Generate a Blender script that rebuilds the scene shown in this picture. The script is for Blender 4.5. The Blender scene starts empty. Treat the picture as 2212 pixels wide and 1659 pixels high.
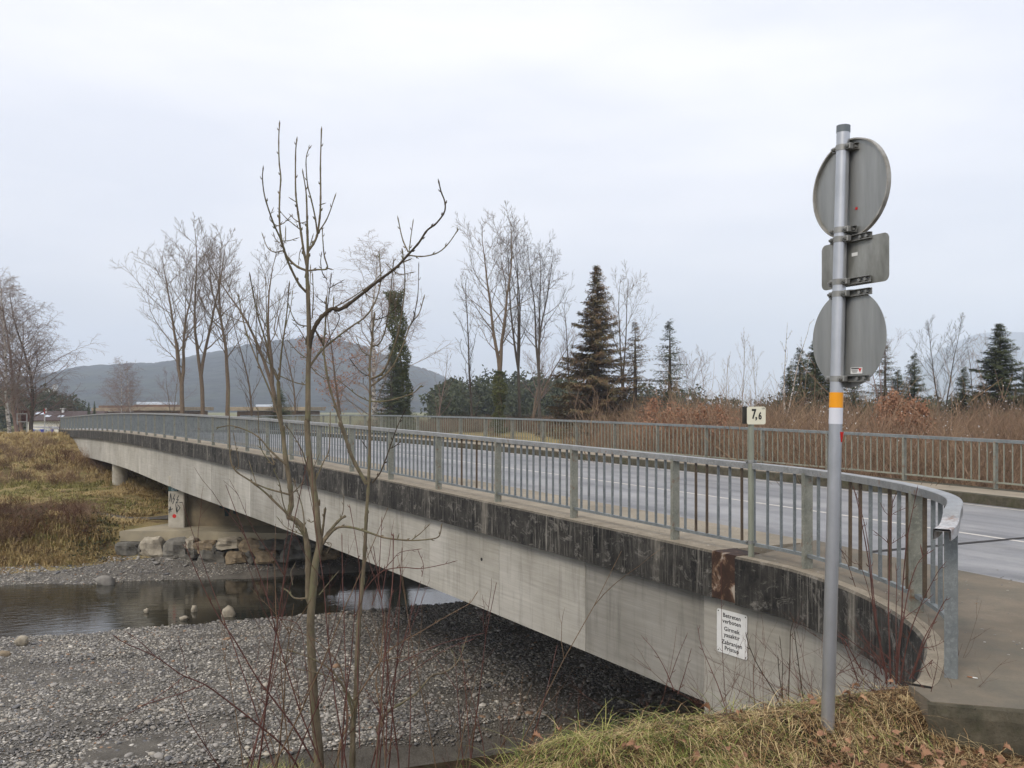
import bpy, bmesh, math, random
import numpy as np
from mathutils import Vector, Matrix, noise as mnoise

S = bpy.context.scene
COL = S.collection
R_ = random.Random(7)
NR = np.random.RandomState(7)
rad = math.radians

# ------------------------------------------------------------------ camera, sky, sun, exposure
# World units are metres; the camera stands at the origin (eye 1.75 m above the bridge footway) and looks along +Y.
cam_d = bpy.data.cameras.new('camera')
cam_d.sensor_width = 36.0
cam_d.lens = 36.0 * 2000 / 2212
cam_d.shift_y = 50.5 / 2212
cam_d.clip_start = 0.05
cam_d.clip_end = 20000
cam = bpy.data.objects.new('camera', cam_d)
cam.rotation_euler = (rad(90), 0, 0)
COL.objects.link(cam)
S.camera = cam

SUN_EL, SUN_AZ = 40.0, 214.0     # azimuth clockwise from +Y
w = bpy.data.worlds.new('World'); S.world = w; w.use_nodes = True
nt = w.node_tree; nt.nodes.clear()
def wn(t, **k):
    n = nt.nodes.new(t)
    for a, b in k.items(): setattr(n, a, b)
    return n
sky = wn('ShaderNodeTexSky', sky_type='NISHITA', sun_disc=False)
sky.sun_elevation = rad(SUN_EL); sky.sun_rotation = rad(SUN_AZ)
tc = wn('ShaderNodeTexCoord')
mp = wn('ShaderNodeMapping'); mp.inputs['Scale'].default_value = (1.2, 1.2, 4.5)
nt.links.new(tc.outputs['Generated'], mp.inputs[0])
cn = wn('ShaderNodeTexNoise'); cn.inputs['Scale'].default_value = 1.7; cn.inputs['Detail'].default_value = 5; cn.inputs['Roughness'].default_value = .5
nt.links.new(mp.outputs[0], cn.inputs[0])
cr = wn('ShaderNodeValToRGB')
cr.color_ramp.elements[0].position = .38; cr.color_ramp.elements[0].color = (7.3, 7.4, 8.0, 1)
cr.color_ramp.elements[1].position = .62; cr.color_ramp.elements[1].color = (8.9, 8.75, 8.95, 1)
nt.links.new(cn.outputs['Fac'], cr.inputs[0])
mx = wn('ShaderNodeMix', data_type='RGBA'); mx.inputs[0].default_value = .93
nt.links.new(sky.outputs[0], mx.inputs[6]); nt.links.new(cr.outputs[0], mx.inputs[7])
bg = wn('ShaderNodeBackground'); bg.inputs['Strength'].default_value = .1
wo = wn('ShaderNodeOutputWorld')
nt.links.new(mx.outputs[2], bg.inputs[0]); nt.links.new(bg.outputs[0], wo.inputs[0])

sd = bpy.data.lights.new('sun', 'SUN'); sd.energy = 1.5; sd.angle = rad(18); sd.color = (1, .91, .8)
so = bpy.data.objects.new('sun', sd); COL.objects.link(so)
dirv = Vector((math.sin(rad(SUN_AZ)) * math.cos(rad(SUN_EL)), math.cos(rad(SUN_AZ)) * math.cos(rad(SUN_EL)), math.sin(rad(SUN_EL))))
so.rotation_euler = dirv.to_track_quat('Z', 'Y').to_euler()

S.view_settings.view_transform = 'Standard'; S.view_settings.look = 'None'
S.view_settings.gamma = 1; S.view_settings.use_curve_mapping = False
S.view_settings.exposure = 0.5
S.render.engine = 'CYCLES'
S.cycles.volume_bounces = 3
S.cycles.max_bounces = 6; S.cycles.diffuse_bounces = 3; S.cycles.glossy_bounces = 3
S.cycles.use_denoising = True

# ------------------------------------------------------------------ helpers
def P(px, py, Y):      # a point read off the photograph (2212 px wide) at distance Y
    return Vector(((px - 1106) / 2000 * Y, Y, -(py - 880) / 2000 * Y))

def tag(o, label=None, cat=None, group=None, kind=None):
    if label: o['label'] = label
    if cat: o['category'] = cat
    if group: o['group'] = group
    if kind: o['kind'] = kind
    return o

def empty(name, loc=(0, 0, 0), rz=0, label=None, cat=None, group=None):
    o = bpy.data.objects.new(name, None); COL.objects.link(o)
    o.location = loc; o.rotation_euler = (0, 0, rz); o.empty_display_size = .2
    return tag(o, label, cat, group)

def link(name, me, m=None, parent=None, loc=None):
    o = bpy.data.objects.new(name, me); COL.objects.link(o)
    if m is not None and not me.materials: me.materials.append(m)
    if parent is not None: o.parent = parent
    if loc is not None: o.location = loc
    return o

def mesh(name, V, F, smooth=False):
    me = bpy.data.meshes.new(name)
    V = np.asarray(V, dtype=np.float32).reshape(-1, 3)
    if isinstance(F, np.ndarray):
        k = F.shape[1]; n = len(F)
        me.vertices.add(len(V)); me.vertices.foreach_set('co', V.ravel())
        me.loops.add(n * k); me.loops.foreach_set('vertex_index', F.astype(np.int32).ravel())
        me.polygons.add(n); me.polygons.foreach_set('loop_start', np.arange(0, n * k, k, dtype=np.int32))
        me.update(calc_edges=True)
    else:
        me.from_pydata([tuple(map(float, v)) for v in V], [], F); me.update()
    if smooth: me.polygons.foreach_set('use_smooth', [True] * len(me.polygons))
    return me

class MB:
    """collects shapes into one bmesh"""
    def __init__(s): s.bm = bmesh.new()
    def box(s, c, size, rot=None, bevel=0):
        r = bmesh.ops.create_cube(s.bm, size=1)
        vs = r['verts']
        M = Matrix.Translation(Vector(c)) @ (rot.to_4x4() if rot is not None else Matrix.Identity(4)) @ Matrix.Diagonal((*size, 1))
        bmesh.ops.transform(s.bm, matrix=M, verts=vs)
        if bevel:
            es = list({e for v in vs for e in v.link_edges})
            bmesh.ops.bevel(s.bm, geom=es, offset=bevel, segments=1, affect='EDGES')
        return s
    def cyl(s, a, b, r1, r2=None, n=16):
        a, b = Vector(a), Vector(b); d = b - a
        M = Matrix.Translation((a + b) / 2) @ d.to_track_quat('Z', 'Y').to_matrix().to_4x4()
        bmesh.ops.create_cone(s.bm, cap_ends=True, segments=n, radius1=r1, radius2=r1 if r2 is None else r2, depth=d.length, matrix=M)
        return s
    def quad(s, pts):
        s.bm.faces.new([s.bm.verts.new(p) for p in pts]); return s
    def prism(s, pts, ext):
        """closed outline pts (Vectors) extruded by vector ext"""
        a = [s.bm.verts.new(p) for p in pts]; b = [s.bm.verts.new(Vector(p) + Vector(ext)) for p in pts]
        s.bm.faces.new(a); s.bm.faces.new(b[::-1])
        for i in range(len(a)):
            j = (i + 1) % len(a); s.bm.faces.new((a[i], b[i], b[j], a[j]))
        return s
    def build(s, name, m, parent=None, smooth=False, loc=None):
        bmesh.ops.recalc_face_normals(s.bm, faces=s.bm.faces)
        me = bpy.data.meshes.new(name); s.bm.to_mesh(me); s.bm.free()
        if smooth:
            me.polygons.foreach_set('use_smooth', [True] * len(me.polygons))
            try: me.set_sharp_from_angle(angle=rad(40))
            except Exception: pass
        return link(name, me, m, parent, loc)

class Tubes:
    def __init__(s): s.V = []; s.F = []; s.n = 0
    def add(s, pts, radii, k=5, cap=True):
        p = np.asarray(pts, dtype=float); r = np.asarray(radii, dtype=float); n = len(p)
        t = np.empty_like(p); t[1:-1] = p[2:] - p[:-2]; t[0] = p[1] - p[0]; t[-1] = p[-1] - p[-2]
        t /= (np.linalg.norm(t, axis=1)[:, None] + 1e-9)
        up = np.array([.31, .17, .93]); up2 = np.array([.9, .3, .1])
        m = t.mean(0); ref = up if abs(m @ up) < .8 * (np.linalg.norm(m) + 1e-9) else up2
        a = np.cross(t, ref); a /= (np.linalg.norm(a, axis=1)[:, None] + 1e-9); b = np.cross(t, a)
        th = np.arange(k) * 2 * np.pi / k
        ring = p[:, None, :] + r[:, None, None] * (np.cos(th)[None, :, None] * a[:, None, :] + np.sin(th)[None, :, None] * b[:, None, :])
        s.V.append(ring.reshape(-1, 3))
        i = np.arange(n - 1)[:, None] * k; j = np.arange(k)[None, :]; j2 = (j + 1) % k
        f = np.stack([i + j, i + j2, i + k + j2, i + k + j], -1).reshape(-1, 4) + s.n
        s.F.append(f); s.n += n * k
    def leaf(s, c, size, nrm, rng):
        """one flat quad leaf"""
        a = np.cross(nrm, [0.3, .5, .8]); a /= np.linalg.norm(a) + 1e-9; b = np.cross(nrm, a)
        q = np.array([c - a * size * .5, c + b * size * .3, c + a * size * .5, c - b * size * .3])
        s.V.append(q); s.F.append(np.array([[0, 1, 2, 3]]) + s.n); s.n += 4
    def mesh(s, name, smooth=True):
        return mesh(name, np.concatenate(s.V), np.concatenate(s.F), smooth)
    def build(s, name, m, parent=None, smooth=True):
        return link(name, s.mesh(name, smooth), m, parent)

def sweep(path, prof, uv=True, name='strip', close=False, cap=True):
    """path: list of (Vector point, Vector lateral); prof: closed list of (lateral, height)"""
    bm = bmesh.new(); ul = bm.loops.layers.uv.new('UVMap')
    rings = []; L = 0; Ls = []
    for i, (p, n) in enumerate(path):
        if i: L += (p - path[i - 1][0]).length
        Ls.append(L)
        rings.append([bm.verts.new(p + n * v + Vector((0, 0, h))) for v, h in prof])
    k = len(prof); pv = [0]
    for i in range(k): pv.append(pv[-1] + math.dist(prof[i], prof[(i + 1) % k]))
    for i in range(len(rings) - 1):
        for j in range(k):
            j2 = (j + 1) % k
            f = bm.faces.new((rings[i][j], rings[i][j2], rings[i + 1][j2], rings[i + 1][j]))
            for lp, (a, b) in zip(f.loops, ((Ls[i], pv[j]), (Ls[i], pv[j + 1]), (Ls[i + 1], pv[j + 1]), (Ls[i + 1], pv[j]))):
                lp[ul].uv = (a, b)
    if cap:
        bm.faces.new(rings[0][::-1]); bm.faces.new(rings[-1])
    bmesh.ops.recalc_face_normals(bm, faces=bm.faces)
    me = bpy.data.meshes.new(name); bm.to_mesh(me); bm.free()
    return me

# ------------------------------------------------------------------ materials
def srgb(r, g, b): return tuple(((c / 255) / 12.92 if c / 255 <= .04045 else ((c / 255 + .055) / 1.055) ** 2.4) for c in (r, g, b))

class Mat:
    def __init__(s, name, rough=.8, spec=.5, metal=0):
        s.m = bpy.data.materials.new(name); s.m.use_nodes = True; s.t = s.m.node_tree
        s.b = s.t.nodes['Principled BSDF']; s.b.inputs['Roughness'].default_value = rough
        s.b.inputs['Specular IOR Level'].default_value = spec; s.b.inputs['Metallic'].default_value = metal
        s._tc = None
    def n(s, t, **k):
        x = s.t.nodes.new(t)
        for a, b in k.items(): setattr(x, a, b)
        return x
    def l(s, a, b): s.t.links.new(a, b)
    def coord(s, kind='Object', scale=(1, 1, 1), rot=(0, 0, 0)):
        if kind == 'Position': c = s.n('ShaderNodeNewGeometry').outputs['Position']
        else: c = s.n('ShaderNodeTexCoord').outputs[kind]
        mp = s.n('ShaderNodeMapping'); mp.inputs['Scale'].default_value = scale; mp.inputs['Rotation'].default_value = rot
        s.l(c, mp.inputs[0]); return mp.outputs[0]
    def noise(s, vec, scale, detail=4, rough=.55, dist=0):
        x = s.n('ShaderNodeTexNoise'); x.inputs['Scale'].default_value = scale; x.inputs['Detail'].default_value = detail
        x.inputs['Roughness'].default_value = rough; x.inputs['Distortion'].default_value = dist
        s.l(vec, x.inputs['Vector']); return x.outputs['Fac']
    def ramp(s, fac, stops, const=False):
        x = s.n('ShaderNodeValToRGB'); r = x.color_ramp
        if const: r.interpolation = 'CONSTANT'
        while len(r.elements) > 1: r.elements.remove(r.elements[-1])
        for i, (p, c) in enumerate(stops):
            e = r.elements[0] if i == 0 else r.elements.new(p)
            e.position = p
            if not hasattr(c, '__len__'): c = (c, c, c)
            e.color = (*c, 1)
        s.l(fac, x.inputs[0]); return x.outputs[0]
    def mix(s, fac, a, b, mode='MIX'):
        x = s.n('ShaderNodeMix', data_type='RGBA', blend_type=mode)
        for sock, v in ((x.inputs[0], fac), (x.inputs[6], a), (x.inputs[7], b)):
            if hasattr(v, 'is_output') or hasattr(v, 'links'): s.l(v, sock)
            elif hasattr(v, '__len__'): sock.default_value = (*v[:3], 1)
            else: sock.default_value = v
        return x.outputs[2]
    def rnd(s): return s.n('ShaderNodeObjectInfo').outputs['Random']
    def color(s, c):
        if hasattr(c, 'is_output') or hasattr(c, 'links'): s.l(c, s.b.inputs['Base Color'])
        else: s.b.inputs['Base Color'].default_value = (*c, 1)
        return s
    def bump(s, h, strength=.3, dist=.01):
        x = s.n('ShaderNodeBump'); x.inputs['Strength'].default_value = strength; x.inputs['Distance'].default_value = dist
        s.l(h, x.inputs['Height']); s.l(x.outputs[0], s.b.inputs['Normal']); return s

def simple(name, c1, c2=None, scale=5, rough=.8, spec=.4, metal=0, bump=0, bdist=.005, kind='Object', rnd=0, stretch=(1, 1, 1)):
    m = Mat(name, rough, spec, metal)
    if c2 is None: c2 = tuple(x * .75 for x in c1)
    v = m.coord(kind, stretch)
    f = m.noise(v, scale, 6, .6)
    c = m.ramp(f, [(.3, c1), (.7, c2)])
    if rnd: c = m.mix(1.0, c, m.ramp(m.rnd(), [(0, 1 - rnd), (1, 1 + rnd * .6)]), 'MULTIPLY')
    m.color(c)
    if bump: m.bump(m.noise(v, scale * 4, 5, .7), bump, bdist)
    return m.m

# bridge direction frame: U along the bridge (away), N across it (to the far side)
UX, UY = -.5145, .8575
ROTU = math.atan2(UY, UX)

def mat_girder(k=.93, name='board_marked_concrete'):
    m = Mat(name, .85, .3)
    ps = m.coord('UV')
    tone = m.ramp(m.noise(ps, .45, 4, .6), [(.3, srgb(158, 154, 142)), (.7, srgb(198, 194, 184))])
    boards = m.noise(m.coord('UV', (.35, 9, 1)), 2.2, 5, .65, .6)
    tone = m.mix(.45, tone, m.ramp(boards, [(.3, .33), (.7, .62)]), 'OVERLAY')
    drip = m.noise(m.coord('UV', (3.2, .35, 1)), 2.0, 5, .7)
    tone = m.mix(m.ramp(drip, [(.5, 0.0), (.78, .55)]), tone, srgb(105, 102, 92))
    tone = m.mix(1.0, tone, m.ramp(m.rnd(), [(0, .84 * k), (.5, .95 * k), (1, 1.06 * k)]), 'MULTIPLY')
    spots = m.noise(ps, 26, 3, .6)
    tone = m.mix(m.ramp(spots, [(.70, 0.0), (.76, .6)]), tone, srgb(120, 88, 62))
    m.color(tone); m.bump(boards, .35, .012); return m.m

def mat_beam():
    m = Mat('lichen_black_concrete', .9, .25)
    base = m.ramp(m.noise(m.coord('UV', (1, .6, 1)), 3.0, 6, .7), [(.36, srgb(24, 24, 24)), (.62, srgb(62, 60, 56)), (.75, srgb(96, 93, 86))])
    st = m.noise(m.coord('UV', (14, .9, 1)), 1.6, 6, .75)
    broad = m.noise(m.coord('UV', (.9, .25, 1)), 1.3, 3, .5)
    bright = m.mix(1, m.ramp(st, [(.5, 0.0), (.72, 1.0)]), m.ramp(broad, [(.40, .10), (.60, 1.0)]), 'MULTIPLY')
    c = m.mix(bright, base, srgb(150, 145, 135))
    mott = m.noise(m.coord('UV', (1.6, 2.4, 1)), 2.6, 7, .8, .8)
    c = m.mix(m.ramp(mott, [(.54, 0.0), (.66, .65)]), c, srgb(138, 134, 126))
    # pale runs below the railing posts, every 2.27 m
    sep = m.n('ShaderNodeSeparateXYZ'); m.l(m.n('ShaderNodeTexCoord').outputs['UV'], sep.inputs[0])
    a = m.n('ShaderNodeMath', operation='ADD'); m.l(sep.outputs[0], a.inputs[0])
    jit = m.n('ShaderNodeMath', operation='MULTIPLY'); m.l(m.noise(m.coord('UV'), 2.3, 3), jit.inputs[0]); jit.inputs[1].default_value = .35
    m.l(jit.outputs[0], a.inputs[1])
    mo = m.n('ShaderNodeMath', operation='PINGPONG'); mo.inputs[1].default_value = 2.27 / 2; m.l(a.outputs[0], mo.inputs[0])
    run = m.mix(1.0, m.ramp(mo.outputs[0], [(0, .9), (.15, 0.0)]), m.ramp(m.noise(m.coord('UV'), .8, 3), [(.4, .1), (.6, 1.0)]), 'MULTIPLY')
    c = m.mix(m.mix(1, run, m.ramp(st, [(.36, .15), (.6, 1.0)]), 'MULTIPLY'), c, srgb(148, 142, 130))
    # the worn upper face is the same pale concrete as the footway
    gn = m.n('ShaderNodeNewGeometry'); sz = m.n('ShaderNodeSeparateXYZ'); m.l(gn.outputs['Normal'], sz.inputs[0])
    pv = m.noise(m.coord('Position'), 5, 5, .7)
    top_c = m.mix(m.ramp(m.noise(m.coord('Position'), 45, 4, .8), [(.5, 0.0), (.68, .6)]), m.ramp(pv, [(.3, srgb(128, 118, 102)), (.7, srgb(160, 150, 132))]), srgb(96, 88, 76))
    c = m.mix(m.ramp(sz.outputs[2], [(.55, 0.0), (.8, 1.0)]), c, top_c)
    m.color(c); m.bump(m.noise(m.coord('UV'), 40, 4, .7), .4, .01); return m.m

def mat_footway(dark=False, name='footway_concrete'):
    m = Mat(name, .9, .25)
    ps = m.coord('Position')
    c = m.ramp(m.noise(ps, .9, 6, .65), [(.3, srgb(136, 126, 110)), (.7, srgb(164, 153, 134))])
    c = m.mix(m.ramp(m.noise(ps, 45, 4, .8), [(.55, 0.0), (.68, .55)]), c, srgb(108, 98, 84))
    c = m.mix(m.ramp(m.noise(ps, 90, 2, .5), [(.68, 0.0), (.74, .7)]), c, srgb(200, 196, 186))
    c = m.mix(m.ramp(m.noise(ps, .7, 4, .7), [(.5, 0.0), (.75, .6)]), c, srgb(112, 106, 92))
    if dark: c = m.mix(1.0, c, srgb(205, 202, 200), 'MULTIPLY'); c = m.mix(m.ramp(m.noise(ps, 1.6, 5, .75), [(.42, 0.0), (.66, .75)]), c, srgb(96, 94, 84))
    m.color(c); m.bump(m.noise(ps, 70, 4, .7), .35, .006); return m.m

def mat_kerb():
    m = Mat('dirty_kerb_concrete', .95, .2)
    ps = m.coord('Position')
    c = m.ramp(m.noise(ps, 6, 6, .7), [(.3, srgb(60, 58, 48)), (.7, srgb(98, 92, 78))])
    c = m.mix(m.ramp(m.noise(ps, 2.2, 4, .7), [(.5, 0.0), (.7, .6)]), c, srgb(66, 70, 44))
    c = m.mix(m.ramp(m.noise(ps, 60, 3, .7), [(.62, 0.0), (.7, .7)]), c, srgb(30, 29, 26))
    m.color(c); m.bump(m.noise(ps, 35, 5, .75), .7, .02); return m.m

def mat_asphalt():
    m = Mat('grey_asphalt', .55, .5)
    ps = m.coord('Position')
    rot = m.coord('Position', (1, 1, 1), (0, 0, -ROTU))
    sc = m.n('ShaderNodeMapping'); sc.inputs['Scale'].default_value = (.06, 1.1, 1); m.l(rot, sc.inputs[0])
    c = m.ramp(m.noise(sc.outputs[0], 1.0, 4, .55), [(.34, srgb(106, 106, 107)), (.66, srgb(156, 155, 155))])
    c = m.mix(m.ramp(m.noise(ps, 60, 3, .8), [(.3, .6), (.7, 0.0)]), c, srgb(80, 80, 82))
    c = m.mix(m.ramp(m.noise(ps, .35, 5, .7), [(.5, 0.0), (.62, .35)]), c, srgb(168, 165, 160))
    m.color(c); m.bump(m.noise(ps, 120, 3, .7), .25, .004)
    m.l(m.ramp(m.noise(ps, .5, 3), [(.3, .42), (.7, .62)]), m.b.inputs['Roughness']); return m.m

def mat_steel(name, a, b, rust=.0, rough=.55):
    m = Mat(name, rough, .5, .25)
    ps = m.coord('Position')
    c = m.ramp(m.noise(ps, 5, 5, .65), [(.3, a), (.7, b)])
    c = m.mix(m.ramp(m.noise(ps, 38, 4, .8), [(.48, 0.0), (.68, .45)]), c, tuple(min(1, x * 1.55) for x in b))
    c = m.mix(m.ramp(m.noise(m.coord('Position', (1, 1, .25)), 21, 4, .75), [(.55, 0.0), (.72, .5)]), c, tuple(x * .5 for x in a))
    if rust: c = m.mix(m.ramp(m.noise(ps, 9, 5, .7), [(.62 - rust, 0.0), (.7, .85)]), c, srgb(122, 86, 58))
    m.color(c); return m.m

def mat_rust():
    m = Mat('rusty_joint_plate', .8, .3, .2)
    ps = m.coord('Position')
    n = m.noise(ps, 4.5, 4, .6, .6)
    m.color(m.ramp(n, [(.3, srgb(46, 38, 33)), (.54, srgb(66, 49, 40)), (.6, srgb(112, 88, 70)), (.66, srgb(170, 160, 146))])); return m.m

def mat_ground(name, stops, scale=1.5, fine=20, bump=.6, bd=.05, extra=None):
    m = Mat(name, .95, .15)
    ps = m.coord('Position')
    c = m.ramp(m.noise(ps, scale, 7, .65), stops)
    c = m.mix(.55, c, m.ramp(m.noise(ps, fine, 5, .8), [(.3, .25), (.7, .8)]), 'OVERLAY')
    if extra: c = m.mix(m.ramp(m.noise(ps, extra[0], 4, .6), [(.5, 0.0), (.62, extra[2])]), c, extra[1])
    m.color(c); m.bump(m.noise(ps, fine, 6, .8), bump, bd); return m.m

def mat_pebble():
    m = Mat('river_pebble', .7, .35)
    r = m.rnd()
    c = m.ramp(r, [(0, srgb(100, 97, 92)), (.15, srgb(142, 138, 132)), (.4, srgb(170, 165, 158)), (.6, srgb(130, 126, 119)),
                   (.74, srgb(178, 171, 158)), (.85, srgb(108, 108, 110)), (.93, srgb(154, 126, 102)), (.955, srgb(214, 208, 198))], True)
    ps = m.coord('Position')
    c = m.mix(m.ramp(m.noise(ps, 14, 4, .7), [(.4, 0.0), (.7, .4)]), c, srgb(86, 84, 80))
    c = m.mix(1.0, c, m.ramp(m.noise(ps, .35, 5, .7), [(.36, (.66, .66, .68)), (.52, (1.0, 1.0, .98)), (.68, (1.18, 1.16, 1.12))]), 'MULTIPLY')
    m.color(c); return m.m

def mat_water():
    m = Mat('river_water', .035, .5)
    m.b.inputs['IOR'].default_value = 1.45
    m.color(srgb(52, 50, 42))
    ps = m.coord('Position', (1, 1, 1), (0, 0, -.37))
    a = m.n('ShaderNodeMapping'); a.inputs['Scale'].default_value = (1.0, 2.6, 1); m.l(ps, a.inputs[0])
    n1 = m.noise(a.outputs[0], 1.6, 4, .6, .5)
    # riffle on the left
    sep = m.n('ShaderNodeSeparateXYZ'); m.l(m.coord('Position'), sep.inputs[0])
    mr = m.n('ShaderNodeMapRange'); mr.inputs[1].default_value = -10; mr.inputs[2].default_value = -17
    mr.inputs[3].default_value = .05; mr.inputs[4].default_value = .28; m.l(sep.outputs[0], mr.inputs[0])
    x = m.n('ShaderNodeBump'); x.inputs['Distance'].default_value = .05
    m.l(mr.outputs[0], x.inputs['Strength']); m.l(n1, x.inputs['Height']); m.l(x.outputs[0], m.b.inputs['Normal'])
    return m.m

def mat_bark(name, a, b, c3=None, rough=.9, rnd=0):
    m = Mat(name, rough, .2)
    ps = m.coord('Position', (1, 1, .3))
    c = m.ramp(m.noise(ps, 16, 6, .7), [(.3, a), (.68, b)])
    if c3: c = m.mix(m.ramp(m.noise(m.coord('Position'), 7, 4, .7), [(.48, 0.0), (.64, .8)]), c, c3)
    if rnd: c = m.mix(1.0, c, m.ramp(m.rnd(), [(0, (1 - rnd, 1 - rnd * 1.1, 1 - rnd * 1.1)), (.5, (1, .95, .9)), (1, (1.2, 1.18, 1.05))]), 'MULTIPLY')
    m.color(c); m.bump(m.noise(ps, 60, 4, .7), .5, .006); return m.m

def mat_birch():
    m = Mat('white_birch_bark', .8, .2)
    c = m.ramp(m.noise(m.coord('Position', (1, 1, 3)), 2.2, 5, .7), [(.45, srgb(196, 190, 180)), (.62, srgb(60, 54, 50))])
    m.color(c); return m.m

def mat_leafy(name, cols, rough=.7):
    m = Mat(name, rough, .2)
    ps = m.coord('Position')
    k = len(cols)
    c = m.ramp(m.noise(ps, 1.1, 6, .85), [(.3 + .4 * i / max(1, k - 1), c) for i, c in enumerate(cols)])
    m.color(c)
    return m.m

def mat_blade(name, cols):
    m = Mat(name, .7, .2)
    ps = m.coord('Position')
    k = len(cols)
    at = m.n('ShaderNodeAttribute', attribute_name='blade_tint'); n2 = m.noise(ps, 6, 3, .7)
    ad = m.n('ShaderNodeMath', operation='MULTIPLY_ADD'); m.l(at.outputs['Fac'], ad.inputs[0]); ad.inputs[1].default_value = .62; m.l(n2, ad.inputs[2])
    sb = m.n('ShaderNodeMath', operation='SUBTRACT'); m.l(ad.outputs[0], sb.inputs[0]); sb.inputs[1].default_value = .3; n = sb.outputs[0]
    c = m.ramp(n, [(.3 + .42 * i / max(1, k - 1), c) for i, c in enumerate(cols)])
    m.color(c); return m.m

M = {}
M['girder'] = mat_girder(); M['girderdark'] = mat_girder(.66, 'darkened_board_marked_concrete'); M['abutment'] = mat_girder(.9, 'smooth_abutment_concrete'); M['beam'] = mat_beam(); M['footway'] = mat_footway(); M['pavement'] = mat_footway(True, 'worn_pavement_concrete'); M['kerb'] = mat_kerb()
M['asphalt'] = mat_asphalt(); M['rustplate'] = mat_rust()
M['soffit'] = simple('soffit_concrete', srgb(150, 148, 138), srgb(118, 116, 106), 1.2, .9, bump=.3)
M['pier'] = simple('pier_concrete', srgb(186, 180, 166), srgb(140, 134, 120), 1.6, .9, bump=.3, kind='Object')
M['pierdark'] = simple('shade_darkened_pier_concrete', srgb(92, 84, 70), srgb(150, 136, 110), .8, .9, bump=.3)  # shade on the recessed pier wall, put into the concrete's colour
M['footing'] = simple('ochre_footing_concrete', srgb(170, 158, 132), srgb(128, 122, 106), .9, .9, bump=.3)
M['steel'] = mat_steel('galvanized_railing_steel', srgb(100, 106, 108), srgb(128, 133, 132))
M['steelfar'] = mat_steel('far_railing_steel', srgb(124, 126, 112), srgb(152, 152, 136))
M['steelpost'] = mat_steel('railing_post_steel', srgb(112, 114, 104), srgb(142, 142, 130), .06)
M['steelbrown'] = mat_steel('browned_steel', srgb(70, 60, 50), srgb(98, 84, 66))
M['steelrail'] = mat_steel('handrail_steel', srgb(122, 124, 124), srgb(150, 151, 150), .03, .38)
M['steelend'] = mat_steel('rusted_handrail_steel', srgb(150, 150, 150), srgb(190, 190, 190), .14, .45)
M['alu'] = simple('aluminium_pole', srgb(168, 170, 172), srgb(188, 190, 192), 4, .34, .5, .75)
M['signback'] = simple('dull_aluminium_sign_back', srgb(128, 130, 128), srgb(166, 167, 164), 2.6, .42, .5, .55, stretch=(3, 3, .35))  # stretched noise paints vertical highlight streaks into the plate colour
M['signback2'] = simple('weathered_sign_back', srgb(104, 104, 96), srgb(164, 165, 160), 4, .5, .5, .45, stretch=(2, 2, .8))
M['bracket'] = simple('zinc_bracket', srgb(120, 120, 116), srgb(150, 150, 146), 14, .5, .5, .5)
M['signrim'] = simple('sign_rim', srgb(120, 116, 104), srgb(176, 174, 168), 12, .5, .5, .3)
M['cap'] = simple('grey_plastic_cap', srgb(108, 116, 120), None, 5, .5)
M['orange'] = simple('orange_reflective_band', srgb(240, 160, 10), srgb(226, 148, 8), 8, .35)
M['whiteband'] = simple('white_reflective_band', srgb(214, 216, 222), srgb(204, 206, 212), 8, .35)
M['red'] = simple('red_paint', srgb(200, 40, 36), None, 5, .5)
M['white'] = simple('white_sign_paint', srgb(226, 226, 222), srgb(210, 210, 206), 6, .5)
M['cream'] = simple('cream_sign_face', srgb(222, 218, 196), srgb(208, 204, 182), 6, .45)
M['black'] = simple('black_lettering', srgb(30, 30, 32), srgb(24, 24, 26), 6, .5)
M['darkmetal'] = simple('dark_sign_back', srgb(52, 50, 46), srgb(74, 72, 66), 9, .6)
M['kmpole'] = simple('grey_green_pole', srgb(150, 154, 138), srgb(124, 126, 112), 6, .5, .5, .3, stretch=(1, 1, .3))
M['line'] = simple('worn_white_marking', srgb(212, 206, 196), srgb(180, 176, 170), 12, .8)
M['joint'] = simple('black_joint', srgb(48, 44, 42), None, 12, .9)
M['bark'] = mat_bark('young_ash_bark', srgb(76, 68, 56), srgb(126, 114, 94), srgb(106, 104, 78))
M['bark_dark'] = mat_bark('dark_shoot_bark', srgb(48, 42, 36), srgb(86, 76, 62))
M['redtwig'] = mat_bark('red_dogwood_bark', srgb(76, 50, 46), srgb(108, 76, 68))
M['browntwig'] = mat_bark('brown_shrub_bark', srgb(84, 66, 52), srgb(126, 106, 84))
M['tree1'] = mat_bark('grey_brown_tree_bark', srgb(88, 76, 62), srgb(124, 108, 90))
M['tree2'] = mat_bark('dark_tree_bark', srgb(66, 60, 54), srgb(96, 88, 78))
M['tree3'] = mat_bark('pinkish_twig_bark', srgb(112, 92, 84), srgb(142, 122, 112))
M['paletwig'] = mat_bark('pale_birch_twig', srgb(132, 120, 110), srgb(164, 152, 142))
M['birch'] = mat_birch()
M['thicket'] = mat_bark('russet_thicket_bark', srgb(122, 100, 84), srgb(164, 142, 120), None, .9, .3)
M['oakleaf'] = mat_leafy('withered_oak_leaf', [srgb(120, 88, 68), srgb(154, 114, 88), srgb(176, 140, 114)])
M['spruce'] = mat_leafy('spruce_needles', [srgb(46, 54, 36), srgb(76, 84, 56), srgb(106, 106, 76)])
M['sprucebrown'] = mat_leafy('browned_spruce_needles', [srgb(76, 70, 48), srgb(128, 100, 74), srgb(92, 92, 62), srgb(146, 118, 92)])
M['ivy'] = mat_leafy('ivy_leaves', [srgb(48, 54, 30), srgb(82, 86, 48), srgb(112, 112, 70)])
M['wood'] = mat_leafy('distant_pine_foliage', [srgb(48, 56, 40), srgb(84, 88, 62)])
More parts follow.
